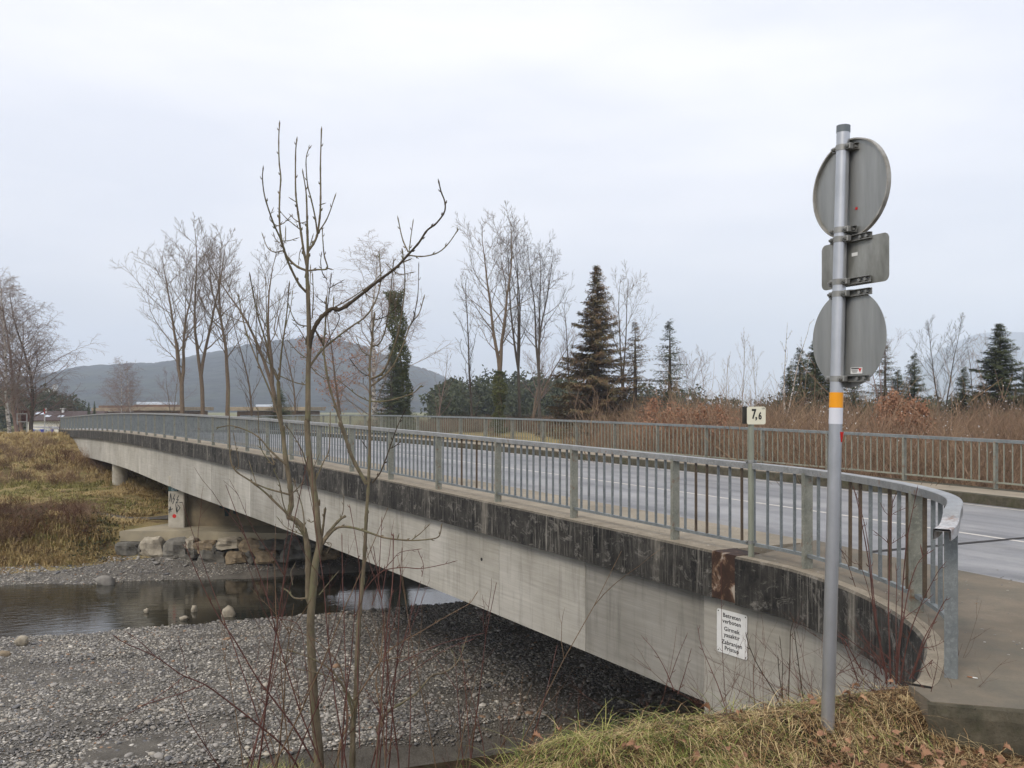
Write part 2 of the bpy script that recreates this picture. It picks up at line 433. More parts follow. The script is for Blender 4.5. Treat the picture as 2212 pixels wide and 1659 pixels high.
M['hill'] = mat_ground('wooded_hill', [(.34, srgb(12, 22, 32)), (.62, srgb(64, 70, 76))], .045, .2, 1.0, 10, (.006, srgb(86, 94, 66), .35))
M['mount'] = mat_ground('far_mountain_slope', [(.3, srgb(60, 64, 60)), (.7, srgb(120, 124, 124))], .003, .02, .8, 30)
M['field'] = mat_ground('far_meadow', [(.3, srgb(92, 98, 58)), (.7, srgb(132, 124, 84))], .06, 1.5, .3, .1)
M['farbank'] = mat_ground('winter_bank_grass', [(.28, srgb(118, 102, 68)), (.48, srgb(154, 136, 94)), (.7, srgb(124, 120, 74))], .55, 9, .8, .12, (.35, srgb(86, 62, 46), .8))
M['soil'] = mat_ground('dark_leafy_soil', [(.3, srgb(48, 40, 30)), (.7, srgb(84, 70, 52))], 3, 40, .8, .04, (9, srgb(70, 68, 40), .5))
M['bed'] = mat_ground('gravel_bed', [(.3, srgb(92, 88, 82)), (.7, srgb(130, 125, 116))], 2, 25, .9, .06)
M['mud'] = mat_ground('dark_river_mud', [(.3, srgb(40, 37, 32)), (.7, srgb(66, 62, 54))], 3, 30, .7, .05)
M['pebble'] = mat_pebble(); M['water'] = mat_water()
M['rock'] = simple('grey_boulder', srgb(134, 130, 120), srgb(82, 79, 72), 2.2, .9, bump=.8, bdist=.05, rnd=.35)
M['rockpale'] = simple('pale_boulder', srgb(190, 180, 160), srgb(120, 112, 98), 2.2, .9, bump=.8, bdist=.05)
M['rockochre'] = simple('ochre_boulder', srgb(160, 142, 114), srgb(98, 88, 74), 2.4, .9, bump=.8, bdist=.05)
M['pebblestone'] = simple('washed_grey_stone', srgb(150, 146, 138), srgb(104, 100, 94), 2.2, .9, bump=.6, bdist=.04)
M['mortar'] = simple('grey_mortar', srgb(84, 82, 74), srgb(56, 54, 48), 3, .95, bump=.6, bdist=.04)
M['path'] = mat_ground('gravel_path', [(.3, srgb(78, 74, 68)), (.7, srgb(104, 100, 92))], 3, 20, .5, .03)
M['grassgreen'] = mat_blade('green_grass_blade', [srgb(74, 86, 38), srgb(122, 132, 62), srgb(160, 156, 92)])
M['grassdry'] = mat_blade('straw_grass_blade', [srgb(62, 46, 34), srgb(118, 88, 60), srgb(168, 136, 94), srgb(204, 182, 136)])
M['fallen'] = mat_leafy('fallen_leaf', [srgb(98, 70, 52), srgb(140, 104, 80), srgb(180, 146, 114)])
M['bramble'] = mat_bark('bramble_stem', srgb(70, 44, 38), srgb(104, 74, 58))
M['brush'] = mat_leafy('dead_brush', [srgb(72, 50, 38), srgb(112, 84, 60), srgb(134, 104, 76)])
M['brambleleaf'] = mat_leafy('bramble_leaf', [srgb(34, 38, 22), srgb(70, 72, 42), srgb(90, 70, 48)])
M['housewhite'] = simple('white_house_render', srgb(224, 220, 208), srgb(206, 202, 190), 1, .9)
M['roofdark'] = simple('dark_roof_tiles', srgb(64, 52, 50), srgb(84, 70, 66), 3, .8)
M['blue'] = simple('blue_shutter_paint', srgb(36, 62, 168), None, 3, .6)
M['glass'] = simple('window_glass', srgb(120, 130, 140), srgb(160, 168, 176), 1, .15, .6)
M['brownwall'] = simple('brown_timber_wall', srgb(96, 76, 62), srgb(128, 104, 84), 1.2, .9)
M['fascia'] = simple('tan_roof_fascia', srgb(158, 144, 122), srgb(126, 112, 94), 1, .9)
M['roofpale'] = simple('pale_metal_roof', srgb(206, 214, 224), srgb(186, 196, 208), .5, .5)
M['maroon'] = simple('maroon_board', srgb(112, 78, 74), srgb(92, 64, 60), 2, .8)
M['paleframe'] = simple('pale_metal_frame', srgb(176, 176, 172), None, 3, .5)
M['spray'] = simple('black_spray_paint', srgb(38, 44, 48), None, 8, .6)
M['teal'] = simple('dark_teal_spray_paint', srgb(30, 56, 56), srgb(48, 70, 66), 6, .6)
M['palespray'] = simple('pale_spray_paint', srgb(150, 170, 176), None, 8, .6)

# ------------------------------------------------------------------ terrain
def sstep(a, b, x):
    t = min(1, max(0, (x - a) / (b - a))); return t * t * (3 - 2 * t)
def interp(x, pts):
    if x <= pts[0][0]: return pts[0][1]
    for (a, ya), (b, yb) in zip(pts, pts[1:]):
        if x <= b: return ya + (yb - ya) * (x - a) / (b - a)
    return pts[-1][1]
WATER_Z = -6.8
BED = [(17.75, -7.05), (18.05, -6.56), (20, -6.42), (26, -6.5), (30.3, -6.76), (33, -7.1), (38, -7.12), (39.8, -6.78), (42.0, -6.35), (42.6, -6.2), (44.3, None), (60, None), (66, -4.8), (82, -2.35), (90, -2.3), (104, -5.0)]
def terr(X, Y):
    R = .93 * X + .36 * Y; Wc = -.36 * X + .93 * Y
    nz = mnoise.noise(Vector((X * .35, Y * .35, 0))) ; nf = mnoise.noise(Vector((X * 1.3, Y * 1.3, 4)))
    # near bank
    lip = 4.8 - max(0, min(3.2, 1.9 - R)) + max(0, R - 8) * .6
    spur = math.exp(-((R - .9) / 1.1) ** 2)
    k = .85 - .57 * spur
    d = Wc - lip
    sp = .25 * math.log(1 + math.exp(min(40, d / .25)))
    hump = .28 * math.exp(-((d + .15) / .42) ** 2) * sstep(1.4, 2.2, R) * (1 - sstep(4.6, 5.0, R))
    near = -2.02 - k * sp + hump - max(0, Wc - 9) * .6 * spur + nf * .03
    if Wc < 2 : near = max(near, -2.02 + nf * .02)
    # bed and far bank
    ws = Wc
    if Wc > 34: ws = Wc + .22 * (min(14, max(-12, R)) + 5.5) * sstep(34, 40, Wc)
    e = Wc + nz * .25 if Wc < 25 else ws + nz * .3
    bl = 1 - sstep(-3.4, -.6, R)
    z44 = -4.75 * bl + -5.35 * (1 - bl); z60 = -4.85
    pts = [(a, (z44 if a < 50 else z60) if b is None else b) for a, b in BED]
    far = interp(e, pts)
    if e > 44: far += nz * .12 + nf * .06
    elif e > 18.5: far += nz * .08 + nf * .02
    # upstream side beyond the bridge the bank carries scrub
    v = (X - 2.1) * .8575 + (Y - 11.9) * .5145
    far = far + (-3.9 - far) * sstep(14, 20, v) * sstep(14, 26, R) if e < 60 else far
    return max(near, far)

def grid(name, us, vs, fn, m, kind='structure'):
    V = []
    for v in vs:
        for u in us: V.append(fn(u, v))
    n = len(us); F = []
    for j in range(len(vs) - 1):
        for i in range(n - 1):
            a = j * n + i; F.append((a, a + 1, a + n + 1, a + n))
    me = mesh(name, V, np.array(F), True)
    o = link(name, me, m); tag(o, kind=kind); return o
def rw(R, Wc):
    D = .93 * .93 + .36 * .36
    X = (.93 * R - .36 * Wc) / D; Y = (.36 * R + .93 * Wc) / D
    return X, Y
def tfn(R, Wc):
    X, Y = rw(R, Wc); return (X, Y, terr(X, Y))
def rng_(a, b, step):
    n = max(1, int(round((b - a) / step))); return [a + (b - a) * i / n for i in range(n + 1)]
rs_near = rng_(-60, -8, 2.5)[:-1] + rng_(-8, 14, .2)[:-1] + rng_(14, 90, 2)
grid('near_bank', rs_near, rng_(-30, 0, 3)[:-1] + rng_(0, 17.6, .2), tfn, M['soil'])
rs_mid = rng_(-90, -30, 5)[:-1] + rng_(-30, 30, .5)[:-1] + rng_(30, 120, 4)
grid('river_bed', rs_near, rng_(17.6, 18.6, .1)[:-1] + rng_(18.6, 30, 1.0), tfn, M['bed'])
grid('river_bed', rs_mid, rng_(30, 39, .75)[:-1] + rng_(39, 41.0, .4), tfn, M['bed'])
grid('far_bank', rs_mid, rng_(41.0, 48, .35)[:-1] + rng_(48, 110, 1.2), tfn, M['farbank'])
def ffn(R, Wc):
    X, Y = rw(R, Wc); return (X, Y, -5.0 if Wc > 112 or Wc < -30 else terr(X, Y))
grid('meadow', [-3400, -2000, -600, -200, -90, 120, 300, 900, 2500], [110, 140, 200, 400, 1200, 3000, 4400], lambda a, b: (*rw(a, b), -5.05), M['field'])
grid('meadow', [-3000, -600, -60], [-60, -10, 20, 45, 110], lambda a, b: (*rw(a, b), -5.4), M['field'])
grid('meadow', [90, 400, 2500], [-60, 20, 45, 110], lambda a, b: (*rw(a, b), -5.4), M['field'])
# water sheet
me = mesh('river', [(*rw(a, b), WATER_Z) for a, b in ((-90, 29), (90, 29), (90, 41.8), (-90, 43.5))], [(0, 1, 2, 3)])
tag(link('river', me, M['water']), kind='structure')
# muddy channel water at the foot of the near bank
# footpath on the far bank
def strip_on(path, wid, name, m):
    V = []; F = []
    for i, (R, Wc) in enumerate(path):
        for s_ in (-1, -.33, .33, 1):
            X, Y = rw(R, Wc + s_ * wid); V.append((X, Y, terr(X, Y) + .035))
        if i:
            a = (i - 1) * 4
            for q in range(3): F.append((a + q, a + q + 1, a + q + 5, a + q + 4))
    return tag(link(name, mesh(name, V, F, True), m), kind='structure')
strip_on([(r, 46.9 + .25 * math.sin(r * .4)) for r in rng_(-34, 3, .6)], .55, 'path', M['path'])

# hills
def prof_hill(px):
    pts = [(-500, 800), (-200, 822), (60, 832), (100, 828), (150, 822), (200, 815), (240, 800), (300, 795), (350, 790), (420, 784), (500, 768), (560, 756), (620, 748), (700, 738), (740, 740), (800, 754), (850, 776), (900, 796), (950, 812), (1010, 840), (1080, 862), (1180, 878), (1300, 884), (2600, 886)]
    return interp(px, pts)
def hillfn(px, t):
    Y = 900 + 1500 * t
    X = (px - 1106) / 2000 * 2000 * (.55 + .45 * (Y / 2000))
    top = -(prof_hill(px) - 880) / 2000 * 2000
    b = math.sin(min(1, t / .75) * math.pi / 2) ** 1.3 if t < .75 else math.cos((t - .75) * 2.2)
    z = -5 + (top + 5) * b + 10 * mnoise.noise(Vector((X * .006, Y * .006, 2))) * b + 5 * mnoise.noise(Vector((X * .04, Y * .03, 5))) * b + 3.5 * mnoise.noise(Vector((X * .16, Y * .1, 8))) * b
    return (X, Y, z)
grid('hill', rng_(-500, 1500, 3.5), rng_(0, 1, .0125), hillfn, M['hill'])
def mtfn(px, t):
    Y = 3700 + 1300 * t
    X = (px - 1106) / 2000 * Y
    top = -(interp(px, [(1600, 890), (1900, 850), (1985, 792), (2040, 750), (2100, 722), (2160, 714), (2212, 712), (2350, 700), (2600, 710), (3000, 760)]) - 880) / 2000 * 4350
    b = min(1, t / .5) if t < .5 else max(0, 1 - (t - .5) * 1.2)
    z = -5 + (top + 5) * b ** 1.1 + 30 * mnoise.fractal(Vector((X * .0015, Y * .0015, 2)), 1, 2, 4) * b
    return (X, Y, z)
grid('mountain', rng_(1600, 3000, 14), rng_(0, 1, .05), mtfn, M['mount'])

# haze: even thin air round everything
hm = bpy.data.materials.new('thin_haze'); hm.use_nodes = True; ht = hm.node_tree; ht.nodes.clear()
hv = ht.nodes.new('ShaderNodeVolumePrincipled'); hv.inputs['Color'].default_value = (.77, .86, 1, 1); hv.inputs['Density'].default_value = .00036
ho = ht.nodes.new('ShaderNodeOutputMaterial'); ht.links.new(hv.outputs[0], ho.inputs['Volume'])
b = MB(); b.box((0, 2000, (440 - 8.4) / 2), (9600, 6800, 440 + 8.4)); hz = b.build('haze', hm); tag(hz, kind='stuff')

# ------------------------------------------------------------------ the bridge
def dz(s):
    s = max(s, -2.6)
    return -1.345 - .000315 * (s - 33.5) ** 2 if s < 72 else -1.345 - .000315 * 38.5 ** 2 - .012 * (s - 72)
dz0 = dz(-2.6)
def bp(s, v, z=0):          # s along the bridge, v across it
    return Vector((2.1 + UX * s + UY * v, 11.9 + UY * s - UX * v, dz(s) - .012 * v + z))
NV = Vector((UY, -UX, 0))
SPC = 2.27
# line of the near railing: straight over the bridge, curling outwards at the near end
def catmull(pts, n):
    out = []
    for i in range(1, len(pts) - 2):
        p0, p1, p2, p3 = pts[i - 1:i + 3]
        for j in range(n):
            t = j / n
            out.append(.5 * ((2 * p1) + (-p0 + p2) * t + (2 * p0 - 5 * p1 + 4 * p2 - p3) * t * t + (-p0 + 3 * p1 - 3 * p2 + p3) * t ** 3))
    out.append(pts[-2]); return out
cpts = [bp(-.4, 0), bp(-1.3, 0), Vector((3.20, 10.04, dz(-2.2))), Vector((3.44, 9.0, dz0)), Vector((3.47, 7.95, dz0)), Vector((3.30, 6.95, dz0)), Vector((2.86, 6.03, dz0)), Vector((2.66, 5.74, dz0)), Vector((2.4, 5.4, dz0))]
curve = catmull(cpts, 12)
L_FAR = 81.7
S_FAR = SPC * 36
line = [bp(S_FAR - i * SPC / 2, 0) for i in range(int((S_FAR + 1.2) / (SPC / 2)) + 1)]
line = [p for p in line if (p - bp(-1.3, 0)).dot(Vector((UX, UY, 0))) > .3] + curve
def with_normals(pl):
    out = []
    for i, p in enumerate(pl):
        a = pl[max(0, i - 1)]; c = pl[min(len(pl) - 1, i + 1)]
        t = Vector((a.x - c.x, a.y - c.y, 0)).normalized()      # pointing away from the camera, along the bridge
        out.append((p, Vector((t.y, -t.x, 0))))
    return out
rail_path = with_normals(line)
def arc_at(path):
    L = [0]
    for i in range(1, len(path)): L.append(L[-1] + (path[i][0] - path[i - 1][0]).length)
    return L
RL = arc_at(rail_path)
def at_arc(path, L, a):
    a = min(max(a, 0), L[-1])
    for i in range(1, len(L)):
        if L[i] >= a:
            t = (a - L[i - 1]) / (L[i] - L[i - 1] + 1e-9)
            return path[i - 1][0].lerp(path[i][0], t), path[i - 1][1].lerp(path[i][1], t).normalized()
    return path[-1]
def nearest_arc(path, L, p):
    best = min(range(len(path)), key=lambda i: (path[i][0].xy - p.xy).length)
    return L[best]

bridge = empty('road_bridge', bp(0, 0, -.6), 0, 'long arched concrete road bridge with a black stained edge beam over the gravelly river', 'bridge')
IB = Matrix.Translation(-bridge.location)
def bpart(name, me, m, **k):
    me.transform(IB); return link(name, me, m, bridge)
def bbuild(mb, name, m, smooth=False, parent=None):
    bmesh.ops.transform(mb.bm, matrix=IB, verts=mb.bm.verts)
    return mb.build(name, m, parent or bridge, smooth)

BH = .56
# edge beam: far piece and the piece over the abutment, with the rusty plate of the expansion joint between them
def beam(a, b, name, off=0.0, m='beam', inn=.25):
    seg = [q for q, l in zip(rail_path, RL) if a < l < b]
    seg = [at_arc(rail_path, RL, a)] + seg + [at_arc(rail_path, RL, b)]
    o0 = -.17 - off
    prof = [(o0 + .02, 0), (o0, -.025), (o0, -BH), (o0 + .06, -BH - .012), (inn, -BH - .012), (inn, -.02), (inn, 0)]
    me = sweep(seg, prof, name=name)
    return bpart(name, me, M[m])
A_J = nearest_arc(rail_path, RL, bp(-.82, 0)); A_K = nearest_arc(rail_path, RL, bp(-1.24, 0))
A_J = RL[0] + S_FAR + .86; A_K = A_J + .41
A_END = RL[-1] - .05
beam(0, A_J, 'edge_beam'); beam(A_K, A_END, 'edge_beam', .03, inn=-.06)
seg = [at_arc(rail_path, RL, A_J - .0), at_arc(rail_path, RL, A_K)]
bpart('joint_plate', sweep(seg, [(-.172, .004), (-.172, -BH + .01), (.2, -BH + .01), (.2, .004)], name='joint_plate'), M['rustplate'])
# a dark gap before the abutment beam
# footways, kerbs
top = [(S_FAR - i * SPC / 2) for i in range(int(S_FAR / (SPC / 2)) + 1)] + [-.86]
def deckstrip(v0, v1, z0, z1, name, m, ss=top, th=.3, par=True):
    path = [(bp(s, 0), NV.copy()) for s in ss]
    prof = [(v0, z0 - .012 * v0), (v1, z1 - .012 * v1), (v1, z1 - .012 * v1 - th), (v0, z0 - .012 * v0 - th)]
    me = sweep(path, prof, name=name)
    if par: return bpart(name, me, M[m])
    return link(name, me, M[m])
deckstrip(.252, 1.6, .0, .0, 'footway', 'footway')
farss = [S_FAR - i * SPC / 2 for i in range(int((S_FAR + 34) / (SPC / 2)) + 1)]
deckstrip(10.12, 11.28, 0, 0, 'footway', 'footway')
deckstrip(9.9, 10.12, 0.0, .004, 'kerb', 'kerb')
deckstrip(11.282, 11.75, 0, 0, 'edge_beam', 'kerb', th=.45)
# girder: box with panels on the near face
GD = 1.36
def gdep(s): return GD + .12 * math.exp(-((s - 33) / 9) ** 2) + .1 * math.exp(-((s - 22) / 12) ** 2)
gs = [77.2 - i * 77.7 / 60 for i in range(61)]
path = [(bp(s, 0), NV.copy()) for s in gs]
bm = bmesh.new(); rings = []
for s in gs:
    g = gdep(s)
    rings.append([bm.verts.new(bp(s, v) * 1 + Vector((0, 0, z))) for v, z in ((.03, -BH + .05), (.03, -BH - g + .01), (8.0, -BH - g + .06), (8.4, -.62), (11.2, -.42), (11.2, -.32), (1.7, -.32))])
for a, b_ in zip(rings, rings[1:]):
    for j in range(7): bm.faces.new((a[j], a[(j + 1) % 7], b_[(j + 1) % 7], b_[j]))
bm.faces.new(rings[0][::-1]); bm.faces.new(rings[-1]); bmesh.ops.recalc_face_normals(bm, faces=bm.faces)
me = bpy.data.meshes.new('girder'); bm.to_mesh(me); bm.free()
girder = bpart('girder', me, M['soffit'])
PW = 2.59
edges = [-.56]
while edges[-1] + PW < 76.6: edges.append(edges[-1] + PW + (.12 if len(edges) % 3 == 0 else -.06))
edges.append(77.2)
for a, b_ in zip(edges, edges[1:]):
    a2, b2 = a + .006, b_ - .006
    bm = bmesh.new(); ul = bm.loops.layers.uv.new('UVMap')
    n = 3; rows = []
    prd = R_.uniform(.0, .008)
    uo = R_.uniform(0, 50)
    def PV(s, z, dv): return bp(s, -.0 - prd + dv) + Vector((0, 0, z))
    fr = []
    for i in range(n + 1):
        s = a2 + (b2 - a2) * i / n
        fr.append((s, [bm.verts.new(PV(s, -BH + .02, 0)), bm.verts.new(PV(s, -BH - gdep(s), 0)), bm.verts.new(PV(s, -BH - gdep(s), .05)), bm.verts.new(PV(s, -BH + .02, .05))]))
    for (s0, r0), (s1, r1) in zip(fr, fr[1:]):
        for j in range(4):
            f = bm.faces.new((r0[j], r0[(j + 1) % 4], r1[(j + 1) % 4], r1[j]))
            zz = [(.0, GD, GD + .05, -.05)[q] for q in (j, (j + 1) % 4)]
            for lp, uv in zip(f.loops, ((s0 + uo, zz[0]), (s0 + uo, zz[1]), (s1 + uo, zz[1]), (s1 + uo, zz[0]))): lp[ul].uv = uv
    bm.faces.new(fr[0][1][::-1]); bm.faces.new(fr[-1][1]); bmesh.ops.recalc_face_normals(bm, faces=bm.faces)
    me = bpy.data.meshes.new('panel'); bm.to_mesh(me); bm.free(); me.transform(IB)
    o = link('panel', me, M['girderdark' if a < 0 else 'girder'], girder)
    o.matrix_parent_inverse = Matrix.Identity(4)
for px_, py_ in ((1041, 1208),):
    q = P(px_, py_, 9.24 / (.6 + (px_ - 1106) / 2000)); mb = MB(); mb.cyl(q - NV * .012, q - NV * .004, .03, n=10); bbuild(mb, 'tie_hole', M['joint'])
# near abutment: wall under the beam, following its curl
seg = [at_arc(rail_path, RL, A_J - .28)] + [q for q, l in zip(rail_path, RL) if A_J - .28 < l < A_END] + [at_arc(rail_path, RL, A_END - .02)]
me = sweep(seg, [(-.035, -BH + .03), (-.035, -6.6), (.5, -6.6), (.5, -.4)], name='abutment')
bpart('abutment', me, M['abutment'])
mb = MB(); mb.prism([bp(-.6, .6, -.4), bp(-.6, 11.4, -.4), bp(-.6, 11.4, -6), bp(-.6, .6, -6)], Vector((-UX, -UY, 0)) * 1.2)
bbuild(mb, 'abutment', M['soffit'])
# far abutment with its slanting cheek wall
mb = MB()
c0 = bp(77.3, .1); fr = lambda s, v, z: bp(s, v) + Vector((0, 0, z))
mb.prism([fr(77.4, -.05, -BH), fr(80.6, -.05, -BH), fr(79.5, -.05, -2.4), fr(78.3, -.05, -3.2), fr(77.4, -.05, -3.2)], NV * .6)
bbuild(mb, 'abutment', M['pier'])
mb = MB(); mb.prism([fr(77.6, .6, -.5), fr(77.6, 11.3, -.6), fr(77.6, 11.3, -4), fr(77.6, .6, -4)], Vector((UX, UY, 0)) * 1.5)
bbuild(mb, 'abutment', M['soffit'])
# piers
def wb(px, py, Y): return P(px, py, Y)
mb = MB(); cx0, cx1 = P(363, 1100, 39.9).x, P(398.5, 1100, 39.9).x
mb.box(((cx0 + cx1) / 2, 40.25, -4.2), (cx1 - cx0, .7, 2.5), bevel=.04); pier = bbuild(mb, 'pier', M['pier'])
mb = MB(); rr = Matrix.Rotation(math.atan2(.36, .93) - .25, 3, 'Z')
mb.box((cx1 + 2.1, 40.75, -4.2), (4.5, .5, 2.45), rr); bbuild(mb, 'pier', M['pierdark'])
pc = P(259.5, 1000, 57.0)
mb = MB(); mb.cyl((pc.x, 57, -5.2), (pc.x, 57, -2.75), .45, n=28); bbuild(mb, 'pier', M['pier'], True)
pc2 = bp(52.5, 8)
mb = MB(); mb.cyl((pc2.x, pc2.y, -5.2), (pc2.x, pc2.y, -2.7), .45, n=28); bbuild(mb, 'pier', M['pier'], True)
# footing slab
fz = -5.2
fo = [P(258, 1147, 38.9), P(440, 1147, 38.9), P(660, 1156, 38.0)]
mb = MB(); A, B_, C_ = Vector((-16.5, 38.9, fz)), Vector((-12.6, 38.8, fz)), Vector((-8.9, 38.3, fz - .03))
D_ = Vector((-8.4, 42.5, fz + .03)); E_ = Vector((-14.9, 42.0, fz + .05))
mb.prism([A, B_, C_, D_, E_], Vector((0, 0, -.42))); bbuild(mb, 'footing', M['footing'])

# graffiti on the pier (flat paint, 3 mm proud)
def strokes(name, pls, wd, m, origin, ax, ay, nrm, parent):
    bm = bmesh.new()
    for pl in pls:
        pts = [Vector(origin) + Vector(ax) * x + Vector(ay) * y + Vector(nrm) * .004 for x, y in pl]
        for a, b_ in zip(pts, pts[1:]):
            t = (b_ - a).normalized(); s_ = t.cross(Vector(nrm)).normalized() * wd / 2
            bm.faces.new([bm.verts.new(q) for q in (a - s_ - t * wd * .3, a + s_ - t * wd * .3, b_ + s_ + t * wd * .3, b_ - s_ + t * wd * .3)])
    bmesh.ops.transform(bm, matrix=IB, verts=bm.verts)
    me = bpy.data.meshes.new(name); bm.to_mesh(me); bm.free(); return link(name, me, m, parent)
fy = 39.9
def gp(px, py):  # crop pixels of the pier face -> metres on the face
    dx = 400 / 1.646 + px * .21972; dy = 1650 / 1.646 + py * .21972
    p = P(dx, dy, fy); return (p.x, p.z)
AX, AY, NN = (1, 0, 0), (0, 0, 1), (0, -1, 0)
O_ = (0, fy - .0, 0)
g = lambda L_: [gp(*q) for q in L_]
mb = MB(); p0 = g([(548, 218), (648, 218), (648, 268), (548, 268)]); mb.quad([Vector((x, fy - .003, z)) for x, z in p0]); bbuild(mb, 'graffiti', M['teal'], parent=pier)
strokes('graffiti', [g([(606, 238), (585, 236), (583, 246), (600, 246)]), g([(583, 246), (582, 258), (604, 258)]), g([(612, 258), (614, 236), (630, 238), (628, 248), (614, 248), (632, 260)])], .022, M['palespray'], (0, fy - .004, 0), AX, AY, NN, pier)
strokes('graffiti', [g([(562, 365), (572, 290), (584, 375)]), g([(612, 300), (594, 345), (612, 340), (592, 392)]), g([(650, 310), (632, 350), (648, 350), (622, 385), (645, 380)]),
    g([(622, 395), (630, 470)]), g([(640, 400), (665, 430), (640, 465), (625, 440)]), g([(636, 420), (634, 485)]), g([(556, 480), (568, 420), (575, 470)]), g([(548, 452), (592, 440)]), g([(660, 380), (688, 375)])], .03, M['spray'], O_, AX, AY, NN, pier)
mb = MB(); c = gp(608, 511); mb.cyl((c[0], fy - .002, c[1]), (c[0], fy - .006, c[1]), .085, n=12); bbuild(mb, 'graffiti', M['red'], parent=pier)
# teal scrawl on the recessed wall
wn_ = Vector((math.sin(math.atan2(.36, .93) - .25), -math.cos(math.atan2(.36, .93) - .25), 0)); wt = Vector((-wn_.y, wn_.x, 0))
wo_ = Vector((cx1 + 2.1, 40.75, 0)) + wn_ * .253
zz = []
x0 = -.7
for i in range(8):
    zz.append((x0 + i * .33, -4.35 + .2 * math.sin(i * 2.1))); zz.append((x0 + i * .36 + .15, -4.05 + .1 * math.cos(i * 1.7))); zz.append((x0 + i * .36 + .22, -4.7 + .12 * math.sin(i)))
strokes('graffiti', [zz], .16, M['teal'], wo_, wt, AY, wn_, pier)

# road surface and markings (setting)
roadss = [150 - i * 1.5 for i in range(int(200 / 1.5) + 1)]
deckstrip(1.6, 9.9, -.12, -.19, 'road', 'asphalt', [s for s in roadss if s > -1.2] + [-1.2], th=.1, par=False)['kind'] = 'structure'
def flatstrip(v0, v1, s0, s1, name, m, z, th=.0):
    n = max(1, int(abs(s1 - s0) / 1.5)); V = []; F = []
    for i in range(n + 1):
        s = s0 + (s1 - s0) * i / n
        for v in (v0, v1):
            zr = -.12 - .07 * min(1, max(0, (v - 1.6) / 8.3))
            V.append(bp(s, v, zr + z))
    F = [(2 * i, 2 * i + 1, 2 * i + 3, 2 * i + 2) for i in range(n)]
    return tag(link(name, mesh(name, V, F), M[m]), kind='structure')
deckstrip(1.15, 10.1, -.115, -.19, 'road', 'asphalt', [-1.2 - i * 1.5 for i in range(30)], th=.3, par=False)['kind'] = 'structure'
flatstrip(5.24, 5.36, -46, 150, 'road_marking', 'line', .004)
flatstrip(9.52, 9.62, -46, 150, 'road_marking', 'line', .004)
# joint across the carriageway
mb = MB(); a, b_ = bp(-1.22, 1.7, -.112), bp(-1.22, 9.8, -.185)
dd = Vector((UX, UY, 0)) * .05; mb.quad([a - dd, a + dd, b_ + dd, b_ - dd]); tag(mb.build('road_joint', M['joint']), kind='structure')
# near footway slab on the approach
inner = [p - n * .058 for (p, n), l in zip(rail_path, RL) if l > A_K + .02]
outer_r = []
poly = [bp(-1.27, .252), bp(-1.27, -.058)] + [p for p in inner]
_p, _n = rail_path[-1]
poly += [_p - _n * .19, Vector((2.5, 5.53, -1.745)), Vector((2.99, 5.38, -1.745)), Vector((3.9, 5.08, -1.745)), Vector((9.5, 3.3, -1.745))]
poly += [bp(-12.5, 1.15, .012), bp(-8, 1.15, .012), bp(-4, 1.2, .012), bp(-2, 1.45, .012), bp(-.87, 1.6)]
top_ = [Vector((p.x, p.y, dz(max(-2.6, (Vector((p.x, p.y, 0)) - Vector((2.1, 11.9, 0))).dot(Vector((UX, UY, 0))))) + .0)) for p in poly]
bm = bmesh.new(); va = [bm.verts.new(p) for p in top_]; vb = [bm.verts.new(p + Vector((0, 0, -.32))) for p in top_]
bm.faces.new(va); bm.faces.new(vb[::-1])
for i in range(len(va)):
    j = (i + 1) % len(va); bm.faces.new((va[i], vb[i], vb[j], va[j]))
bmesh.ops.triangulate(bm, faces=[f for f in bm.faces if len(f.verts) > 4]); bmesh.ops.recalc_face_normals(bm, faces=bm.faces)
me = bpy.data.meshes.new('pavement'); bm.to_mesh(me); bm.free(); tag(link('pavement', me, M['pavement']), kind='structure')
# rough concrete front of the slab, chipped along its top
bm = bmesh.new(); n = 70; A = Vector((2.48, 5.527, 0)); B_ = Vector((3.9, 5.055, 0)); rows = []
for i in range(n + 1):
    p = A.lerp(B_, i / n); q = mnoise.noise(Vector((i * .21, 0, 1))); row = []
    for j, (dzv, out) in enumerate(((.0, -.02), (-.012, .008), (-.07, .022), (-.15, .018), (-.4, .02))):
        k = mnoise.noise(Vector((i * .35, j * 1.7, 3))) * .012
        ch = max(0, q - .12) * .12 if j in (0, 1) else 0
        row.append(bm.verts.new(Vector((p.x - .3 * (out + k), p.y - .95 * (out + k) + (ch * .5), dz0 - .0025 + dzv - (ch if j == 1 else 0) + (.001 if j == 0 else 0)))))
    rows.append(row)
for a, b_ in zip(rows, rows[1:]):
    for j in range(4): bm.faces.new((a[j], a[j + 1], b_[j + 1], b_[j]))
bmesh.ops.recalc_face_normals(bm, faces=bm.faces)
me = bpy.data.meshes.new('kerb'); bm.to_mesh(me); bm.free()
ko = link('kerb', me, M['kerb']); tag(ko, kind='structure')
# far footway and kerb on the approach to the right
for nm, v0, v1, mm in (('pavement', 10.12, 11.75, 'footway'), ('kerb', 9.9, 10.12, 'kerb')):
    deckstrip(v0, v1, 0, .004 if nm == 'kerb' else 0, nm, mm, [-.9 - i * 1.5 for i in range(26)], th=.5, par=False)['kind'] = 'structure'

